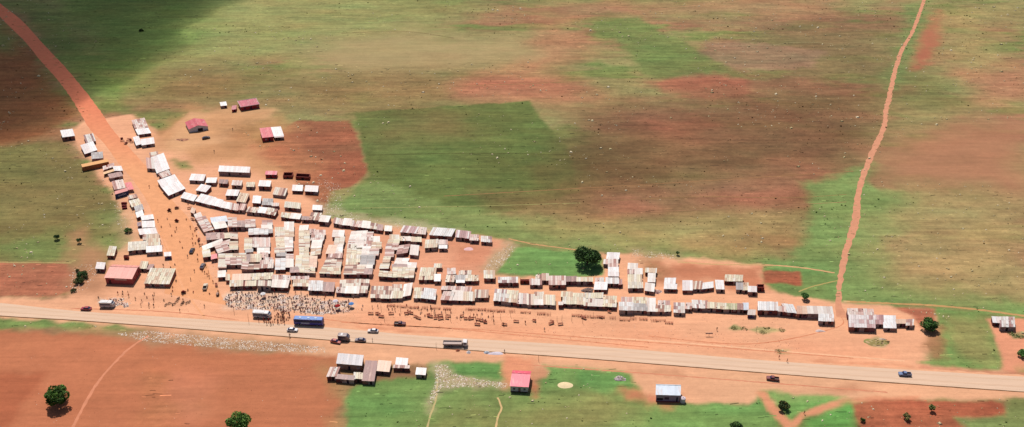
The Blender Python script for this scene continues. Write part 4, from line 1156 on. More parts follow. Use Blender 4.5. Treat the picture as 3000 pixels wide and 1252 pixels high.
mb = MB(); mb.box(2.5,2.6,-1.15,1.15,1.2,2.4,T((235,220,214))); mb.build('headboard', M_PAINT, tk)
tag(tk, 'white flatbed truck with long empty bed driving on the tarmac', 'truck')
# motorcycles, handcarts
def ring(mb, cx_, cz, r, y, t, col, n=14):
    pts = [(cx_+r*math.cos(2*math.pi*i/n), y, cz+r*math.sin(2*math.pi*i/n)) for i in range(n+1)]; mb.tube(pts, t, 5, col, 0, False)
def motorcycle(p, ang, label, group):
    root = empty('motorcycle', p, ang)
    for x in (.68,-.62):
        mb = MB(); ring(mb, x, .32, .28, 0, .055, (1,1,1)); mb.build('wheel', M_RUB, root)
    mb = MB(); mb.tube([(.68,0,.32),(.45,0,.95)], .035, 5, T((70,60,60))); mb.tube([(-.62,0,.32),(-.1,0,.42),(.25,0,.4),(.45,0,.8)], [.04,.13,.13,.05], 6, T((60,40,42))); mb.tube([(.5,0,.72),(.05,0,.8)], [.1,.16], 7, T((130,36,40))); mb.build('frame', M_CAR, root)
    mb = MB(); mb.tube([(.1,0,.82),(-.65,0,.86)], [.12,.10], 6, T((40,30,30))); mb.build('seat', M_RUB, root)
    mb = MB(); mb.tube([(.42,-.34,1.02),(.48,0,.98),(.42,.34,1.02)], .025, 5, T((80,70,70))); mb.build('handlebar', M_CAR, root)
    tag(root, label, 'motorcycle', group); return root
V3 = lambda x, y: G(230+x/6.44, 840+y/6.44)
mcs = [(1650,360),(1715,330),(1770,350),(1800,345),(1850,300),(1870,250),(1900,235),(1955,340),(1975,310),(2045,320),(2095,300)]
m0 = None
for i, (x, y) in enumerate(mcs):
    g_ = 'motorcycles parked at the open junction'
    if m0 is None: m0 = motorcycle(V3(x,y), 1.2, 'dark motorcycle in the parked rank on the open junction above the tarmac', g_); reg(m0)
    else:
        o = copy_tree(m0); o.location = V3(x,y); o.rotation_euler.z = 1.2+random.Random(i).uniform(-.7,.7)
def handcart(p, ang, lc, label):
    root = empty('handcart', p, ang)
    for s in (-1,1):
        mb = MB(); ring(mb, 0, .36, .33, s*.62, .04, (1,1,1)); mb.build('wheel', M_RUB, root)
    mb = MB(); mb.box(-1.0,1.0,-.55,.55,.5,.6,T((120,80,60))); mb.box(-1.0,1.0,-.55,-.5,.6,.85,T((120,80,60))); mb.box(-1.0,1.0,.5,.55,.6,.85,T((120,80,60))); mb.build('tray', M_WOOD, root)
    for s in (-1,1):
        mb = MB(); mb.tube([(1.0,s*.4,.6),(1.9,s*.3,.7)], .035, 5, T((110,76,56))); mb.build('handle', M_WOOD, root)
    mb = MB(); mb.tube([(-.8,0,.8),(0,0,1.15),(.8,0,.8)], [.3,.5,.3], 8, T(lc)); mb.build('load', M_CLOTH, root)
    tag(root, label, 'handcart')
handcart(G(518,612), .3, (236,160,130), 'handcart with orange load on the dirt road junction, topmost one')
handcart(G(496,619), 1.2, (120,50,50), 'handcart with dark red load on the dirt road left of the orange one')
handcart(G(518,650), -.4, (130,40,40), 'handcart with red load on the dirt road below the orange one')
handcart(G(538,860), .2, (150,60,60), 'handcart with dark load above the parked motorcycles')
handcart(G(638,866), 1.7, (240,200,180), 'handcart with pale load below the west corner of the front stalls')
# ---------------------------------------------------------------- people: one skinned body per pose, shared by the copies
def body_mesh(pose):
    J = {'pel':(0,0,.92),'bel':(0,0,1.08),'che':(0,.01,1.28),'nek':(0,.01,1.44),'hd0':(0,-.01,1.53),'hd1':(0,-.015,1.62),'hd2':(0,0,1.69)}
    if pose == 'stand': J.update({'hl':(-.1,0,.88),'kl':(-.11,-.02,.5),'al':(-.12,.02,.09),'tl':(-.13,-.14,.04),'hr':(.1,0,.88),'kr':(.11,-.03,.5),'ar':(.13,.01,.09),'tr':(.15,-.15,.04),
        'sl':(-.17,.01,1.38),'el':(-.25,.02,1.1),'wl':(-.25,-.08,.86),'pl':(-.25,-.11,.78),'sr':(.17,.01,1.38),'er':(.25,.02,1.1),'wr':(.24,-.1,.87),'pr':(.24,-.13,.79)})
    elif pose == 'walk': J.update({'hl':(-.1,0,.88),'kl':(-.1,-.2,.52),'al':(-.1,-.24,.1),'tl':(-.1,-.4,.06),'hr':(.1,0,.88),'kr':(.1,.1,.5),'ar':(.1,.32,.16),'tr':(.1,.2,.04),
        'sl':(-.17,.01,1.38),'el':(-.24,.14,1.12),'wl':(-.25,.14,.88),'pl':(-.25,.13,.80),'sr':(.17,.01,1.38),'er':(.24,-.12,1.13),'wr':(.22,-.28,.96),'pr':(.22,-.34,.90)})
    else:
        J = {'pel':(0,.15,.28),'bel':(0,.12,.44),'che':(0,.04,.63),'nek':(0,0,.8),'hd0':(0,-.04,.88),'hd1':(0,-.05,.97),'hd2':(0,-.03,1.04),
         'hl':(-.1,.12,.26),'kl':(-.16,-.26,.5),'al':(-.14,-.22,.1),'tl':(-.15,-.36,.05),'hr':(.1,.12,.26),'kr':(.16,-.26,.5),'ar':(.14,-.22,.1),'tr':(.15,-.36,.05),
         'sl':(-.17,.02,.74),'el':(-.24,-.12,.52),'wl':(-.14,-.32,.50),'pl':(-.1,-.4,.48),'sr':(.17,.02,.74),'er':(.24,-.12,.52),'wr':(.14,-.32,.50),'pr':(.1,-.4,.48)}
    R = {'pel':.14,'bel':.125,'che':.15,'nek':.06,'hd0':.085,'hd1':.105,'hd2':.08,'hl':.095,'kl':.062,'al':.045,'tl':.04,'sl':.07,'el':.045,'wl':.032,'pl':.036}
    for k in list(R):
        if k[-1] == 'l' and len(k) == 2: R[k[0]+'r'] = R[k]
    E = [('pel','bel'),('bel','che'),('che','nek'),('nek','hd0'),('hd0','hd1'),('hd1','hd2')]
    for s in 'lr': E += [('pel','h'+s),('h'+s,'k'+s),('k'+s,'a'+s),('a'+s,'t'+s),('che','s'+s),('s'+s,'e'+s),('e'+s,'w'+s),('w'+s,'p'+s)]
    names = list(J); me = bpy.data.meshes.new('b'); me.from_pydata([J[n] for n in names], [(names.index(a), names.index(b)) for a, b in E], [])
    o = bpy.data.objects.new('b', me); scn.collection.objects.link(o); o.modifiers.new('s','SKIN')
    for i, n in enumerate(names): me.skin_vertices[0].data[i].radius = (R[n], R[n]*(.8 if n in ('che','bel','pel') else 1)); me.skin_vertices[0].data[i].use_root = (n == 'pel')
    o.modifiers.new('u','SUBSURF').levels = 1
    dg = bpy.context.evaluated_depsgraph_get(); ev = bpy.data.meshes.new_from_object(o.evaluated_get(dg)); bpy.data.objects.remove(o)
    vs = [tuple(v.co) for v in ev.vertices]; fs = [tuple(p.vertices) for p in ev.polygons]
    dz = 0 if pose != 'sit' else -.64
    def region(c):
        x, y, z = c; z2 = z-dz
        if pose == 'sit':
            if z > .84: return 3 if z > .98 or y > .01 else 0
            if y < -.3 and z > .3: return 0
            return 1 if z > .36 and y > -.2 else (2 if z > .12 else 0)
        if z > 1.47: return 3 if z > 1.64 or y > .045 else 0
        if abs(x) > .2 and z < 1.05: return 0
        if z > .95: return 1
        return 2 if z > .12 else 0
    mi = []
    for f in fs:
        c = [sum(vs[i][k] for i in f)/len(f) for k in range(3)]; mi.append(region(c))
    # face and fingers
    add = MB(); hz = J['hd1']; 
    for s in (-1,1):
        add.box(hz[0]+s*.035-.012, hz[0]+s*.035+.012, hz[1]-.108, hz[1]-.09, hz[2]-.005, hz[2]+.012, mi=3)
        add.box(hz[0]+s*.105-.012, hz[0]+s*.105+.012, hz[1]-.02, hz[1]+.02, hz[2]-.03, hz[2]+.03, mi=0)
    add.hexa([(-.016,hz[1]-.125,hz[2]-.035),(.016,hz[1]-.125,hz[2]-.035),(.016,hz[1]-.09,hz[2]-.035),(-.016,hz[1]-.09,hz[2]-.035)],[(-.006,hz[1]-.1,hz[2]),(.006,hz[1]-.1,hz[2]),(.006,hz[1]-.09,hz[2]),(-.006,hz[1]-.09,hz[2])], mi=0)
    for s in 'lr':
        W_ = Vector(J['w'+s]); P_ = Vector(J['p'+s]); d = (P_-W_).normalized(); sd = Vector((0,1,0)) if abs(d.z) > .6 else Vector((1,0,0)); nn = d.cross(sd).normalized()
        for i, l_ in enumerate((.075,.085,.08,.062)):
            b0 = P_+sd*(.027-.018*i)+d*.025; add.tube([b0, b0+d*l_*.55+nn*.004, b0+d*l_*.9+nn*.02], [.0085,.008,.006], 5, mi=0)
        b0 = W_+d*.03+sd*.034; add.tube([b0, b0+d*.03+sd*.02, b0+d*.055+sd*.018], [.010,.009,.007], 5, mi=0)
    n = len(vs); vs += add.v; fs += [tuple(i+n for i in f) for f in add.f]; mi += add.m
    return vs, fs, mi
M_SKIN = mat('skin', rough=.6, attr=False, base=(0.11,0.055,0.035), var=.1); M_HAIR = mat('hair', rough=.9, attr=False, base=(0.03,0.018,0.015), var=.1)
def clothm(n, c): return mat(n, rough=.95, attr=False, base=T(c), var=.15, spec=.1)
CL = {'red':(214,60,60),'dark red':(168,46,52),'dark blue':(60,56,100),'white':(240,225,220),'black':(60,36,40),'pink':(220,110,110),'olive':(120,90,60)}
SHIRT = {k: clothm(k.replace(' ','_')+'_shirt_cloth', v) for k, v in CL.items()}
TROU = [clothm('dark_trouser_cloth', (84,44,48)), clothm('brown_skirt_cloth', (150,66,56)), clothm('blue_trouser_cloth', (70,60,92))]
BODIES = {p_: body_mesh(p_) for p_ in ('stand','walk','sit')}
PM = {}
def person_mesh(pose, cl):
    if (pose, cl) not in PM:
        vs, fs, mi = BODIES[pose]; me = bpy.data.meshes.new('person'); me.from_pydata(vs, [], fs)
        for m in (M_SKIN, SHIRT[cl], TROU[len(PM) % 3], M_HAIR): me.materials.append(m)
        me.polygons.foreach_set('material_index', mi); me.polygons.foreach_set('use_smooth', [True]*len(fs)); me.update(); PM[(pose, cl)] = me
    return PM[(pose, cl)]
pr = random.Random(21)
def person(p, where, pose=None, cl=None, ang=None, scale=None):
    pose = pose or pr.choice(['stand','walk','sit','sit']); cl = cl or pr.choice(['red','red','dark red','dark red','dark blue','black','white','pink','olive'])
    o = bpy.data.objects.new('person', person_mesh(pose, cl)); scn.collection.objects.link(o); o.location = (p.x, p.y, 0.01)
    o.rotation_euler.z = pr.uniform(0, 6.28) if ang is None else ang; s = scale or pr.uniform(.96, 1.1); o.scale = (s, s, s)
    act = {'stand':'standing','walk':'walking','sit':'squatting'}[pose]
    tag(o, 'person in %s top %s %s' % (cl, act, where), 'person', 'people %s' % where)
def in_poly(x, y, P):
    c = False; j = len(P)-1
    for i in range(len(P)):
        if (P[i][1] > y) != (P[j][1] > y) and x < (P[j][0]-P[i][0])*(y-P[i][1])/(P[j][1]-P[i][1])+P[i][0]: c = not c
        j = i
    return c
def scatter(P, n, r, mind=0, used=None):
    xs_ = [p[0] for p in P]; ys_ = [p[1] for p in P]; out = []; t = 0
    while len(out) < n and t < n*60:
        t += 1; x, y = r.uniform(min(xs_), max(xs_)), r.uniform(min(ys_), max(ys_))
        if not in_poly(x, y, P): continue
        g = G(x, y)
        if mind and any((g-o).length < mind for o in (used if used is not None else out)): continue
        out.append(g)
        if used is not None: used.append(g)
    return out
CROWD = [(660,868),(700,858),(770,862),(880,872),(950,880),(1020,884),(1035,900),(1010,918),(960,922),(925,918),(860,915),(800,908),(765,905),(740,908),(700,905),(662,898)]
usedp = []
for g in scatter(CROWD, 125, pr, 1.2, usedp): person(g, 'among the open-air market cloths')
for g in scatter([(760,936),(800,942),(812,922),(800,908),(830,905),(838,950),(790,954),(758,946)], 34, pr, .6, usedp): person(g, 'pressing round the white minibus', pose=pr.choice(['stand','walk']), cl=pr.choice(['red','dark red','pink','black','dark red']))
for i in range(13):
    a = i/13*6.28; person(G(838+11*math.cos(a), 928+11*math.sin(a)), 'in the ring left of the blue coach', pose='sit' if i % 2 else 'stand')
for g in scatter([(800,905),(870,915),(920,922),(955,915),(952,905),(880,900)], 12, pr, 1.2, usedp): person(g, 'just above the blue coach', pose='stand')
for g in scatter([(1040,885),(1320,905),(1330,935),(1200,930),(1050,915)], 26, pr, 1.5, usedp): person(g, 'by the tables east of the market cloths')
for g in scatter([(1330,915),(1450,922),(1450,948),(1340,945)], 16, pr, 1.5, usedp): person(g, 'by the wooden tables in the middle of the verge')
for g in scatter([(550,595),(560,640),(585,700),(600,760),(630,820),(645,860),(620,850),(585,790),(560,700),(540,620)], 22, pr, 1.5, usedp): person(g, 'along the west edge of the market')
for g in scatter([(475,605),(540,620),(560,700),(570,800),(620,900),(480,890),(490,780),(450,650)], 16, pr, 3, usedp)+scatter([(450,640),(500,620),(640,900),(560,925),(440,905)], 14, pr, 2, usedp): person(g, 'crossing the open dirt junction')
for g in scatter([(270,870),(380,858),(470,868),(470,905),(360,905),(280,895)], 20, pr, 1.6, usedp): person(g, 'on the west verge near the white van')
for g in scatter([(460,655),(478,720),(520,850),(505,850),(480,800)], 8, pr, 2, usedp): person(g, 'beside the roadside stalls')
for g in scatter([(635,855),(660,860),(900,868),(1050,875),(1000,868),(700,850)], 16, pr, 2, usedp): person(g, 'in front of the front row stalls')
for (x, y, wd) in [(1091,1000,'on the tarmac edge below the hatchback'),(850,988,'on the tarmac edge below the saloon'),(1478,1034,'at the tarmac edge near the white tarpaulin'),(2306,1061,'above the tarmac, right one of two'),
        (2282,1051,'above the tarmac, left one of two'),(2356,1214,'on the sandy path beside the shrub triangle'),(1568,944,'alone on the verge east of the tables'),(1539,950,'on the verge beside a pale bundle'),(1595,970,'walking on the verge towards the tarmac'),
        (438,551,'on the upper dirt road beside the white roofs'),(1475,955,'at the end of the wooden tables'),(2100,969,'by the small sign on the east verge'),(1364,665,'in the open yard behind the market'),(628,448,'in the yard between the homesteads'),(682,383,'below the red-roofed homestead')]:
    person(G(x, y), wd, pose='stand' if (x % 2) else 'walk')
# ---------------------------------------------------------------- open-air market: cloths with goods, tables, frames
gr_ = random.Random(31)
def goods_cloth(k):
    mb = MB(); r = random.Random(k); w_, d_ = r.uniform(2.0,3.4), r.uniform(1.3,2.2); n = 6
    top = [[(-w_/2+w_*i/n+r.uniform(-.06,.06), -d_/2+d_*j/n+r.uniform(-.06,.06), .03+r.uniform(0,.05)) for i in range(n+1)] for j in range(n+1)]
    c = T(r.choice([(246,214,192),(240,198,176),(250,226,210),(236,192,170),(232,208,196),(246,186,154)]))
    for j in range(n):
        for i in range(n): mb.quad([top[j][i],top[j][i+1],top[j+1][i+1],top[j+1][i]], c)
    root = mb.build('ground_cloth', M_CLOTH)
    g = MB()
    for _ in range(r.randint(9,16)):
        x, y, s = r.uniform(-w_*.42,w_*.42), r.uniform(-d_*.4,d_*.4), r.uniform(.12,.3); cc = T(r.choice([(236,210,190),(180,60,60),(120,44,50),(250,240,230),(220,150,130),(90,50,60),(150,120,96),(200,190,180)]))
        g.tube([(x,y,.08),(x+.02,y,.08+s*.5),(x,y+.02,.08+s)], [s*.9,s*.8,s*.25], 6, cc)
    g.build('goods', M_CLOTH, root); return root
cl = [goods_cloth(k) for k in range(6)]
GC = 'goods cloths of the open-air market'
for c in cl: tag(c, 'pale cloth spread with small heaps of goods on the crowded market ground', 'market cloth', GC); reg(c)
uc = []; spots = scatter(CROWD, 125, gr_, 2.3, uc)
for i, g in enumerate(spots):
    o = cl[i] if i < 6 else copy_tree(cl[i % 6]); o.location = (g.x, g.y, 0.005); o.rotation_euler.z = gr_.choice([0, 1.57])+gr_.uniform(-.3,.3)
uc2 = []
for i, g in enumerate(scatter([(300,880),(350,876),(372,884),(370,895),(300,897)], 12, gr_, 2.2, uc2)):
    o = copy_tree(cl[i % 6]); o.location = (g.x, g.y, 0.005); o.rotation_euler.z = gr_.uniform(0,3); tag(o, 'pale cloth with goods spread behind the white van on the west verge', 'market cloth', 'goods cloths behind the white van')
def table(k):
    r = random.Random(k); root = empty('market_table', (0,0,0)); w_, d_ = r.uniform(1.4,2.4), r.uniform(.7,1.1); wc = T(r.choice([(176,104,82),(196,126,98),(150,82,68)]))
    mb = MB()
    for j in range(5): mb.box(-w_/2,w_/2,-d_/2+d_*j/5+.01,-d_/2+d_*(j+1)/5-.01,.72+.004*j,.77+.004*j,wc)
    mb.build('table_top', M_WOOD, root)
    for sx in (-1,1):
        for sy in (-1,1):
            mb = MB(); mb.tube([(sx*w_*.45,sy*d_*.4,-.05),(sx*w_*.43,sy*d_*.4,.72)], .045, 5, wc); mb.build('leg', M_WOOD, root)
    mb = MB()
    for _ in range(7):
        x, y, s = r.uniform(-w_*.4,w_*.4), r.uniform(-d_*.35,d_*.35), r.uniform(.1,.22); mb.tube([(x,y,.79),(x,y,.79+s)], [s,s*.5], 6, T(r.choice([(200,90,70),(236,200,180),(110,44,44),(150,70,56)])))
    mb.build('goods', M_CLOTH, root); return root
tb = [table(k) for k in range(4)]
for t_ in tb: reg(t_)
Z4 = lambda x, y: G(1080+x/6.44, 860+y/6.44)
TS = [(40,385),(160,385),(235,440),(190,400),(425,385),(720,385),(790,375),(880,440),(940,470),(1130,410),(1160,440),(1290,430),(1350,420),(1260,470),(1360,480),(1480,470),(1500,430),(1830,480),(1930,480),(2070,500),(2150,520),(2200,550),(2050,590),(1760,430),(2560,590)]
for i, (x, y) in enumerate(TS):
    o = tb[i] if i < 4 else copy_tree(tb[i % 4]); g = Z4(x, y+8); o.location = (g.x,g.y,0); o.rotation_euler.z = gr_.uniform(-.5,.5)
    end = 'west' if x < 1000 else 'middle'
    tag(o, 'dark wooden table with a few goods on the dirt verge, %s stretch' % end, 'table', 'market tables on the %s verge' % end)
for i, (x, y) in enumerate([(1512,944),(1565,942),(1615,950),(1617,944),(1642,952),(1785,916),(1710,934),(1760,932)]):
    o = copy_tree(tb[i % 4]); g = G(x,y); o.location = (g.x,g.y,0); o.rotation_euler.z = gr_.uniform(-.6,.6); tag(o, 'dark wooden table standing apart on the bare east verge', 'table', 'tables on the east verge')
for i, g in enumerate(scatter([(355,410),(385,405),(392,425),(360,428)], 5, gr_, 1.6)):
    o = copy_tree(tb[i % 4]); o.location = (g.x,g.y,0); tag(o, 'dark table set out beside the topmost white roofs on the dirt road', 'table', 'tables by the top shacks')
for i, (x, y) in enumerate([(565,645),(575,672),(583,705),(590,720),(556,612),(605,748),(634,838)]):
    o = copy_tree(tb[i % 4]); g = G(x,y); o.location = (g.x,g.y,0); o.rotation_euler.z = gr_.uniform(0,3); tag(o, 'small dark goods table along the west edge of the market', 'table', 'tables along the west market edge')
def stall_frame(w_, d_, k):
    r = random.Random(k); root = empty('stall_frame', (0,0,0)); wc = T((206,134,106))
    for sx in (-1,1):
        for sy in (-1,1):
            mb = MB(); h_ = r.uniform(.6,.85); mb.tube([(sx*w_/2,sy*d_/2,-.05),(sx*w_/2+r.uniform(-.05,.05),sy*d_/2,h_)], .05, 5, wc); mb.build('post', M_WOOD, root)
    for sy in (-1,0,1):
        mb = MB(); mb.tube([(-w_/2,sy*d_/2,.45),(w_/2,sy*d_/2,.45+.01*sy)], .05, 5, wc); mb.build('rail', M_WOOD, root)
    mb = MB()
    for i in range(int(w_/.35)): 
        if r.random() < .5: mb.box(-w_/2+.35*i,-w_/2+.35*i+.24,-d_/2,d_/2,.51,.55,T(r.choice([(216,140,110),(190,112,88),(230,158,124)])))
    mb.build('slat_top', M_WOOD, root); return root
sf = [stall_frame(3.2,1.3,1), stall_frame(2.4,1.4,2), stall_frame(4.2,1.1,3)]
for t_ in sf: reg(t_)
SF = [(1145,897),(1165,899),(1190,901),(1215,903),(1245,904),(1275,905),(1310,907),(1373,908),(1390,908),(1412,909),(1430,911),(1450,912),(1468,913),(1500,914),(1540,917),(1585,921),(1605,923),(1690,926),(1704,928),(1722,929),(1745,931),(1760,931),(1795,934),(1830,939),(1885,937),(1915,941),(1935,941),(1960,948),(1855,936)]
for i, (x, y) in enumerate(SF):
    o = sf[i] if i < 3 else copy_tree(sf[i % 3]); g = G(x,y); o.location = (g.x,g.y,0); o.rotation_euler.z = -.06+gr_.uniform(-.1,.1)
    sec = 'west' if x < 1330 else ('middle' if x < 1660 else 'east')
    tag(o, 'low empty slatted wooden stall frame in front of the %s front stalls' % sec, 'stall frame', 'empty stall frames, %s part' % sec)
p0 = None
POLES = [(1117,912),(1127,943),(1174,914),(1264,925),(1320,941),(1351,930),(1379,932),(1409,934),(1439,934),(1467,936),(1496,928),(1632,941),(1646,941),(1675,942),(1707,947),(1738,930),(729,944),(686,917),(848,990),(1278,1022),(1904,927),(2215,975),(1578,1058)]
for i, (x, y) in enumerate(POLES):
    g = G(x,y)
    if p0 is None:
        mb = MB(); mb.tube([(0,0,-.2),(.03,0,1.6),(.08,.03,3.4)], [.07,.06,.045], 6, T((120,66,52))); p0 = mb.build('wooden_pole', M_WOOD); o = p0
    else: o = p0.copy(); scn.collection.objects.link(o)
    o.location = (g.x,g.y,0); o.rotation_euler.z = gr_.uniform(0,6); o.scale.z = gr_.uniform(.7,1.0) if x > 760 else 1.25
    sec = 'near the minibus and coach' if x < 1000 else ('on the west verge tables' if x < 1340 else ('among the middle stall frames' if x < 1800 else 'on the far east verge'))
    tag(o, 'thin dark wooden pole standing %s' % sec, 'pole', 'poles '+sec)
# umbrella, tarpaulins, bundles, piles
def umbrella(p, c, lab):
    root = empty('market_umbrella', p); n = 8; mb = MB(); R_ = 1.15
    for i in range(n):
        a0, a1 = 2*math.pi*i/n, 2*math.pi*(i+1)/n
        mb.quad([(0,0,2.45),(R_*math.cos(a0),R_*math.sin(a0),2.0),(R_*math.cos(a1),R_*math.sin(a1),2.0)], T(c))
        mb.quad([(R_*math.cos(a0),R_*math.sin(a0),2.0),(R_*math.cos(a0),R_*math.sin(a0),1.85),(R_*math.cos(a1),R_*math.sin(a1),1.85),(R_*math.cos(a1),R_*math.sin(a1),2.0)], T(c))
    mb.build('canopy', M_CLOTH, root); mb = MB(); mb.tube([(0,0,0),(0,0,2.5)], .03, 6, T((200,190,180))); mb.build('pole', M_PAINT, root); tag(root, lab, 'umbrella')
umbrella(G(1030,901), (100,150,215), 'blue umbrella standing alone at the east end of the crowded market')
umbrella(G(984,893), (235,225,235), 'whitish umbrella among the crowd above the coach')
umbrella(G(772,872), (250,246,246), 'white umbrella in the market crowd above the minibus')
umbrella(G(990,907), (170,40,40), 'red umbrella in the crowd right of the coach')
def heap(name, p, sx, sy, h_, c, m, lab, cat, seed=1, jag=.25, rz=0.0, mixc=None):
    import bmesh
    r = random.Random(seed); mb = MB(); nr_, na = 6, 18; pts = []
    for j in range(nr_+1):
        t = j/nr_; row = []
        for i in range(na):
            a = 2*math.pi*i/na; k = 1+jag*math.sin(3*a+seed)*.5+r.uniform(-jag,jag)*.4; row.append((sx*t*k*math.cos(a), sy*t*k*math.sin(a), max(-.02, h_*(1-t**1.6)+r.uniform(-.1,.1)*h_*(1-t))))
        pts.append(row)
    for j in range(nr_):
        for i in range(na):
            i2 = (i+1) % na; cc = T(c if not mixc or r.random() > .4 else r.choice(mixc))
            if j == 0: mb.quad([(0,0,h_),pts[1][i],pts[1][i2]], cc)
            else: mb.quad([pts[j][i],pts[j+1][i],pts[j+1][i2],pts[j][i2]], cc)
    o = mb.build(name, m, None, (p.x,p.y,0)); o.rotation_euler.z = rz; tag(o, lab, cat); return o
heap('grain_mat', G(1656,1129), 3.0, 1.9, .25, (250,226,180), M_CLOTH, 'round cream coloured spread of grain drying on the green field', 'drying grain', 2, .06)
heap('rubbish_heap', G(1816,1110), 2.3, 1.6, .8, (200,180,180), M_STONE, 'heap of grey and white bags dumped in the grass south of the tarmac', 'heap', 3, .3, 0, [(90,70,84),(250,240,244),(60,50,60),(170,190,110)])
heap('tarpaulin', G(1452,1036), 3.2, 1.0, .25, (226,214,226), M_CLOTH, 'pale lilac tarpaulin lying along the lower edge of the tarmac', 'tarpaulin', 4, .2)
heap('white_bundle', G(1373,1033), .9, .9, .8, (250,240,240), M_CLOTH, 'white bundle standing at the lower edge of the tarmac', 'bundle', 5, .1)
heap('white_bundle', G(1426,1034), 1.2, .8, .8, (226,232,244), M_CLOTH, 'bluish white bundle at the left end of the pale tarpaulin', 'bundle', 6, .2)
heap('brush_heap', G(2568,1004), 5.2, 2.6, .45, (168,150,96), M_GRASS, 'wide grey-green heap of cut brush on the east dirt verge', 'brush heap', 7, .2, 0, [(120,110,60),(210,180,140),(90,70,50),(150,150,90)])
heap('dirt_mound', G(1341,1034-6), .9, .7, .8, (200,120,92), M_STONE, 'small reddish dirt mound at the lower tarmac edge left of the bundles', 'mound', 8, .15)
heap('white_sheet_pile', G(2402,970), 2.0, .9, .35, (228,205,200), M_CLOTH, 'crumpled pale sheet lying on the verge below the east stalls', 'sheet', 9, .3)
heap('laundry_sheet', G(1373,730), 2.2, 1.5, .12, (244,196,196), M_CLOTH, 'pinkish white sheet spread to dry in the open yard', 'sheet', 10, .15)
heap('tarpaulin', G(1722,852), 2.8, 1.9, 1.3, (150,128,120), M_CLOTH, 'grey-brown tarpaulin slumped beside the white tin roof right of the big tree', 'tarpaulin', 11, .25, 0, [(190,160,140),(110,96,100)])
heap('scrap_pile', G(535,405+5), 4.0, 1.6, .3, (190,130,100), M_STONE, 'scattered dark scrap in front of the white-gabled barn', 'scrap pile', 12, .4, 0, [(110,60,56),(226,170,130),(90,56,56)])
heap('scrap_pile', G(1925,855), 2.2, 1.6, .4, (190,150,140), M_STONE, 'small striped scrap pile by the east cluster of tin roofs', 'scrap pile', 13, .3, 0, [(120,80,84),(236,220,214)])
heap('rubble_pile', G(2585,995), 1.4, .8, .5, (214,190,170), M_STONE, 'pale rubble pile on top of the cut brush heap', 'rubble', 14, .3)
sg = empty('road_sign', G(2077,985)); mb = MB(); mb.tube([(0,0,0),(0,0,1.1)], .06, 6, T((150,100,80))); mb.build('post', M_WOOD, sg); mb = MB(); mb.box(-1.5,1.5,-.05,.05,1.0,1.7,T((232,200,180))); bevel(mb.build('board', M_PAINT, sg), .03)
tag(sg, 'small pale oval sign board on a post on the bare east verge', 'sign')
# brick stacks beside the dirt road
b0 = None
for i, (x, y) in enumerate([(360,598),(368,598),(361,606),(368,606),(362,613),(369,612),(357,408),(370,421),(382,412)]):
    if b0 is None:
        mb = MB()
        for z in range(4):
            for k in range(3): mb.box(-.6+.41*k,-.2+.41*k,-.5+.01*(z%2),.5+.01*(z%2),.22*z,.22*z+.2,T((110+8*((z+k)%3),34,36)))
        b0 = mb.build('brick_stack', M_STONE); o = b0
    else: o = b0.copy(); scn.collection.objects.link(o)
    g = G(x,y); o.location = (g.x,g.y,0); o.rotation_euler.z = .1*i
    w2 = 'below the blue kiosk' if i < 6 else 'by the topmost white roofs'
    tag(o, 'dark red stack of bricks %s' % w2, 'brick stack', 'brick stacks '+w2)
# ---------------------------------------------------------------- trees and shrubs
def tree(name, px, py, R_, H_, cols, label, cat='tree', n=2600, seed=1, flat=.75, leaf=.34, trunk=True, lean=(0,0)):
    r = random.Random(seed); root = empty(name, G(px, py)); mb = MB(); tz = H_*(.17 if trunk else .04)
    cz = tz+(H_-tz)*.5; rz = (H_-tz)*.5
    lobes = []
    for _ in range(12):
        a = r.uniform(0,6.28); u = r.uniform(-.6,.9); d_ = R_*.62*math.sqrt(max(.05,1-u*u*.6)); s = r.uniform(.30,.48)
        lobes.append((math.cos(a)*d_, math.sin(a)*d_, cz+u*rz*.62, R_*s, r.uniform(.7,1.25)))
    lobes.append((0,0,cz+rz*.3,R_*.55,1.0))
    if trunk:
        mb.tube([(0,0,-.2),(.05,.02,tz*.5),(.1,0,tz*1.1)], [R_*.075,R_*.055,R_*.045], 8)
        for lx, ly, lz, lr, _ in lobes[:8]: mb.tube([(.1,0,tz*.9),(lx*.45,ly*.45,(tz+lz)*.52),(lx*.9,ly*.9,lz)], [R_*.04,R_*.026,R_*.01], 6)
        mb.build('trunk', M_BARK, root)
    cr = MB()
    for i in range(n):
        lx, ly, lz, lr, sh = lobes[i % len(lobes)]
        a = r.uniform(0,6.28); u = r.uniform(-1,1); q_ = math.sqrt(1-u*u); d_ = lr*r.uniform(.55,1.08)**.6
        c = Vector((lx+d_*q_*math.cos(a), ly+d_*q_*math.sin(a), max(.05, lz+d_*u*flat)))
        s = leaf*r.uniform(.55,1.35); nrm = Vector((r.gauss(0,1), r.gauss(0,1), r.gauss(.6,1))).normalized(); t1 = nrm.orthogonal().normalized(); t1.rotate(Matrix.Rotation(r.uniform(0,6.28),3,nrm)); t2 = nrm.cross(t1)
        col = r.choice(cols); k = sh*r.uniform(.7,1.3); col = tuple(v*k for v in T(col))
        cr.quad([c+t1*s, c+t2*s*.6, c-t1*s, c-t2*s*.55-nrm*s*.2], col)
    cr.build('crown', M_LEAF, root); tag(root, label, cat); return root
DG = [(62,98,42),(80,120,52),(48,80,36),(96,136,62)]; MG = [(96,150,70),(120,168,84),(80,128,58)]
tree('large_tree', 1720, 776, 6.3, 8.2, DG, 'large dark green tree standing alone above the second row of stalls', n=5200, seed=2, leaf=.38)
tree('round_tree', 176, 1184, 4.7, 7.6, [(84,122,42),(104,142,50),(64,100,36)], 'round dark tree in the red field at the lower left', n=4400, seed=3, leaf=.34)
tree('round_tree', 702, 1262, 4.3, 7.5, [(108,152,56),(84,124,48),(132,172,78)], 'bushy tree at the bottom edge of the red field', n=4000, seed=4, leaf=.34)
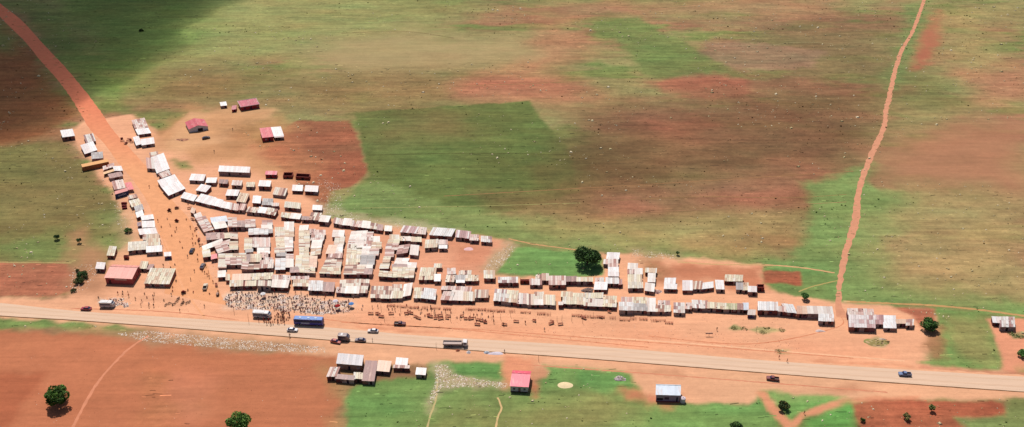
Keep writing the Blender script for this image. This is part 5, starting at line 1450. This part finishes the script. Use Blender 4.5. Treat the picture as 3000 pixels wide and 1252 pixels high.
tree('round_tree', 2718, 966, 3.6, 4.6, MG+DG[:2], 'bushy green tree beside the tin buildings right of the farm track', n=3200, seed=5, leaf=.3)
tree('round_tree', 2356, 878, 1.9, 3.0, MG, 'small round green tree behind the east stalls', n=1300, seed=6, leaf=.22)
tree('shrub', 243, 815, 2.6, 3.2, DG, 'dark green shrub at the edge of the west rubbish ground, upper one', 'shrub', 1500, 7, leaf=.26, trunk=False)
tree('shrub', 232, 831, 2.2, 2.6, [(100,120,60),(80,100,50),(120,130,70)], 'dusty green shrub just below the dark shrub on the west ground', 'shrub', 1200, 8, leaf=.26, trunk=False)
tree('shrub', 216, 855, 1.3, 1.6, [(120,130,80),(100,110,66)], 'small grey-green bush lowest of three on the west ground', 'shrub', 500, 9, leaf=.2, trunk=False)
tree('shrub', 228, 796, .9, 1.2, DG, 'tiny dark bush topmost on the west rubbish ground', 'shrub', 300, 19, leaf=.2, trunk=False)
tree('shrub', 377, 681, 1.9, 2.2, MG+[(110,130,80)], 'light green bush behind the white roadside roofs', 'shrub', 900, 10, leaf=.22, trunk=False)
tree('shrub', 168, 703, 1.5, 2.6, DG[:3], 'dark upright bush in the left field, left one of two', 'shrub', 700, 11, leaf=.22)
tree('shrub', 233, 713, 1.2, 2.9, DG, 'narrow green bush in the left field, right one of two', 'shrub', 600, 12, leaf=.2)
tree('shrub', 1985, 748, .9, 2.2, DG[:3], 'tiny dark bush in the green field above the east tin roofs', 'shrub', 400, 13, leaf=.18)
tree('round_tree', 2293, 1200, 2.3, 3.0, [(84,110,46),(60,84,40),(120,104,50)], 'dark bush in the grass triangle between sandy paths', n=1500, seed=14, leaf=.26)
tree('round_tree', 2155, 1262, 2.4, 4.2, DG, 'dark tree cut by the bottom edge right of the bluish house', n=1500, seed=15, leaf=.28)
tree('shrub', 2655, 1230, 1.4, 2.6, [(150,150,84),(110,120,60),(180,160,100)], 'yellowish leafy plant in the red field at the lower right', 'shrub', 500, 16, leaf=.3)
tree('shrub', 2728, 1206, 1.2, 3.2, [(170,170,100),(120,130,70)], 'pale spiky plant in the red field right of the yellowish one', 'shrub', 450, 20, leaf=.3)
tree('shrub', 2527, 1236, 1.0, 1.4, DG, 'small dark bush on the border of the lower right red field', 'shrub', 350, 17, leaf=.2)
tree('shrub', 2995, 1044, 2.4, 2.4, MG, 'green bush cut by the right edge beside the dirt yard', 'shrub', 1000, 18, leaf=.26, trunk=False)
for i, (x, y, s) in enumerate([(414,92,1.8)]):
    tree('shrub', x, y, s, s*.7, [(62,84,26),(50,70,24),(74,96,34)], 'low dark bush in the cloud-shaded far field', 'shrub', 420, 30+i, leaf=.34, trunk=False)
for i, (x, y) in enumerate([(2150,962),(2180,965),(2245,962),(2290,968),(2235,975),(2280,1031),(2975,985),(2990,988),(2960,978)]):
    g_ = 'on the bare east verge' if x < 2700 else 'in the far right dirt yard'
    tree('grass_clump', x, y, 1.6, .22, [(160,156,96),(146,146,88),(186,170,112)] if x < 2700 else [(120,150,80),(140,150,90)], 'low grey-green weed clump %s' % g_, 'weeds', 110, 50+i, leaf=.2, trunk=False)['group'] = 'weed clumps '+g_
# ---------------------------------------------------------------- stuff: tufts, stones, litter
sr = np.random.RandomState(5)
def soil_at(x, y): 
    xi = np.clip(((x+520)).astype(int)+6, 0, nx-1)
    yi = np.where(y < 800, np.clip((y-230).astype(int)+8, 0, ny-1), 8+570+np.clip(((y-800)/4).astype(int), 0, 49)); return soil[yi*nx+xi], base[yi*nx+xi]
def rand_field(n):
    px_ = sr.uniform(-80, 3080, n*2); y_ = sr.uniform(262, 860, n*2); fx_ = sr.uniform(-.62, .62, n*2)*np.hypot(y_, CAMH)
    return fx_[:n], y_[:n]
def scatter_mesh(name, xs_, ys_, sizes, cols, kind, m, lab, cat):
    "kind 0 tuft (two crossed blades fans), 1 stone, 2 flat chip"
    V_ = []; F_ = []; C_ = []; n0 = 0
    for x, y, s, c in zip(xs_, ys_, sizes, cols):
        a = rnd.uniform(0, 6.28); ca_, sa_ = math.cos(a)*s, math.sin(a)*s; h_ = s*(rnd.uniform(.5,1.1) if kind == 0 else (.45 if kind == 1 else .12))
        if kind == 0:
            V_ += [(x-ca_,y-sa_,-.02),(x+ca_,y+sa_,-.02),(x+ca_*.7,y+sa_*.7,h_),(x-ca_*.6,y-sa_*.6,h_*.8),(x-sa_,y+ca_,-.02),(x+sa_,y-ca_,-.02),(x+sa_*.6,y-ca_*.6,h_*.7),(x-sa_*.7,y+ca_*.7,h_)]
            F_ += [(n0,n0+1,n0+2,n0+3),(n0+4,n0+5,n0+6,n0+7)]; n0 += 8; C_ += [c]*8
        else:
            k = rnd.uniform(.45,.9)
            V_ += [(x-ca_,y-sa_,-.02),(x+sa_*k,y-ca_*k,-.02),(x+ca_,y+sa_,-.02),(x-sa_*k,y+ca_*k,-.02),(x-ca_*.6,y-sa_*.6,h_),(x+sa_*k*.6,y-ca_*k*.6,h_*.9),(x+ca_*.6,y+sa_*.6,h_),(x-sa_*k*.6,y+ca_*k*.6,h_*.8)]
            F_ += [(n0+4,n0+5,n0+6,n0+7),(n0,n0+1,n0+5,n0+4),(n0+1,n0+2,n0+6,n0+5),(n0+2,n0+3,n0+7,n0+6),(n0+3,n0,n0+4,n0+7)]; n0 += 8; C_ += [c]*20
    me = bpy.data.meshes.new(name); me.from_pydata(V_, [], F_); ca = me.color_attributes.new('Col','FLOAT_COLOR','CORNER')
    cc = np.ones((len(C_),4)); cc[:,:3] = np.array(C_); ca.data.foreach_set('color', cc.ravel()); me.materials.append(m)
    o = bpy.data.objects.new(name, me); scn.collection.objects.link(o); tag(o, lab, cat, kind='stuff'); return o
x_, y_ = rand_field(17000); so_, bs_ = soil_at(x_, y_); cl_ = fbm(x_, y_*1.5, 28, 5, 3); c2_ = fbm(x_, y_*1.3, 9, 25, 3); keep = (so_ < .35) & (cl_*.6+c2_*.4 > .53); x_, y_, bs_ = x_[keep], y_[keep], bs_[keep]
cols = bs_*sr.uniform(.7, 1.5, (len(x_),1)); sz = np.clip(sr.lognormal(-1.8,.5,len(x_)),.08,.5)*(.7+y_/900)
scatter_mesh('grass_tufts', x_, y_, sz, cols, 0, M_GRASS, 'tufts of grass and weeds scattered over the green and brown fields', 'grass')
x_, y_ = rand_field(7500); so_, bs_ = soil_at(x_, y_); keep = (so_ < .6) & (fbm(x_, y_, 45, 35, 3) > .42); x_, y_, bs_ = x_[keep], y_[keep], bs_[keep]
V_ = []; F_ = []; C_ = []
for i, (x, y) in enumerate(zip(x_, y_)):
    l_ = float(np.clip(sr.lognormal(-.2,.6),.3,3.6)); t_ = sr.uniform(.1,.3)*(.6+y/700); a = sr.normal(.02,.10); ca_, sa_ = math.cos(a), math.sin(a); n0 = len(V_); h_ = sr.uniform(.03,.12)
    for px_, py_, pz_ in ((-l_,-t_,-.01),(l_,-t_,-.01),(l_*.9,t_,-.01),(-l_*.8,t_,-.01),(-l_*.9,-t_*.4,h_),(l_*.8,-t_*.3,h_),(l_*.7,t_*.5,h_),(-l_*.7,t_*.4,h_)): V_.append((x+ca_*px_-sa_*py_, y+sa_*px_+ca_*py_, pz_))
    F_ += [(n0+4,n0+5,n0+6,n0+7),(n0,n0+1,n0+5,n0+4),(n0+1,n0+2,n0+6,n0+5),(n0+2,n0+3,n0+7,n0+6),(n0+3,n0,n0+4,n0+7)]
    C_ += [tuple(np.clip(bs_[i]*(sr.uniform(1.2,2.2) if sr.rand() < .55 else sr.uniform(.4,.8)), 0, .6))]*20
me_ = bpy.data.meshes.new('dry_stalks'); me_.from_pydata(V_, [], F_); ca_ = me_.color_attributes.new('Col','FLOAT_COLOR','CORNER'); cc_ = np.ones((len(C_),4)); cc_[:,:3] = np.array(C_); ca_.data.foreach_set('color', cc_.ravel()); me_.materials.append(M_GRASS)
o_ = bpy.data.objects.new('dry_stalks', me_); scn.collection.objects.link(o_); tag(o_, 'low ridges of dry stalks and clods lying along the field rows', 'stubble', kind='stuff')
x_, y_ = rand_field(9000); so_, bs_ = soil_at(x_, y_); cl_ = fbm(x_, y_, 60, 15, 3)+.14*(x_ > 150); keep = (so_ < .5) & (cl_ > .52); x_, y_ = x_[keep], y_[keep]
cc = np.array([T((250,232,196)), T((232,214,170)), T((210,190,140))])[sr.randint(0,3,len(x_))]
scatter_mesh('field_stones', x_, y_, np.clip(sr.lognormal(-1.05,.5,len(x_)),.12,1.2)*(.7+y_/1200), cc, 1, M_STONE, 'pale stones lying about in the fields', 'stones')
def strip_pts(P, n):
    out = []; xs_ = [p[0] for p in P]; ys_ = [p[1] for p in P]
    while len(out) < n:
        x, y = rnd.uniform(min(xs_),max(xs_)), rnd.uniform(min(ys_),max(ys_))
        if in_poly(x, y, P) and rnd.random() < .25+1.2*abs(math.sin(x*.05)*math.cos(y*.21+x*.013)): g = G(x,y); out.append((g.x,g.y))
    return np.array(out)
LIT = [(( (340,978),(430,970),(700,994),(950,1016),(955,1034),(700,1026),(420,1000)), 2600),(((1275,1068),(1310,1070),(1330,1095),(1400,1112),(1490,1124),(1480,1136),(1360,1134),(1290,1140),(1265,1190),(1250,1180),(1275,1120)), 1300),
  (((1492,714),(1514,720),(1500,742),(1465,788),(1415,798),(1435,760)), 320),(((200,790),(290,760),(300,790),(250,850),(205,858)), 260),(((950,600),(1100,642),(1230,655),(1340,685),(1330,696),(1100,665),(940,632)), 420),
  (((930,520),(1000,540),(1010,610),(950,630),(930,590)), 360),(((330,560),(390,620),(400,680),(360,690),(335,640)), 160),(((1850,730),(1990,748),(1985,760),(1850,752)), 200),(((660,860),(1030,880),(1020,912),(860,916),(700,906)), 700),(((280,872),(380,872),(385,895),(290,897)), 220),(((540,600),(600,700),(640,800),(630,840),(580,720)), 160)]
A_ = np.concatenate([strip_pts(P, n) for P, n in LIT]); cc = np.array([T((255,244,232)), T((240,220,196)), T((236,206,186)), T((205,170,140)), T((120,80,70))])[sr.choice(5, len(A_), p=[.25,.25,.2,.2,.1])]
scatter_mesh('litter', A_[:,0], A_[:,1], sr.uniform(.1,.42,len(A_)), cc, 2, M_STONE, 'pale litter and rubble strewn along the road edge and the market rim', 'litter')
B_ = np.concatenate([strip_pts(P, n) for P, n in [(((640,860),(1100,880),(2400,1000),(2300,1040),(1700,1000),(1050,950)), 900),(((700,640),(1400,700),(1430,880),(1100,880),(640,800)), 500),(((460,600),(560,650),(640,860),(600,920),(300,900),(480,850)), 160),(((1500,870),(2250,860),(2440,900),(2300,960),(1500,900)), 260),(((480,440),(900,500),(900,560),(700,520),(500,480)), 120),(((30,990),(980,1050),(980,1250),(30,1250)), 200)]])
cc = np.array([T((140,70,54)), T((110,50,42)), T((236,200,176)), T((180,110,84))])[sr.choice(4, len(B_))]
scatter_mesh('trampled_scraps', B_[:,0], B_[:,1], sr.uniform(.1,.3,len(B_)), cc, 2, M_STONE, 'dark clods and scraps scattered over the bare dirt', 'scraps')
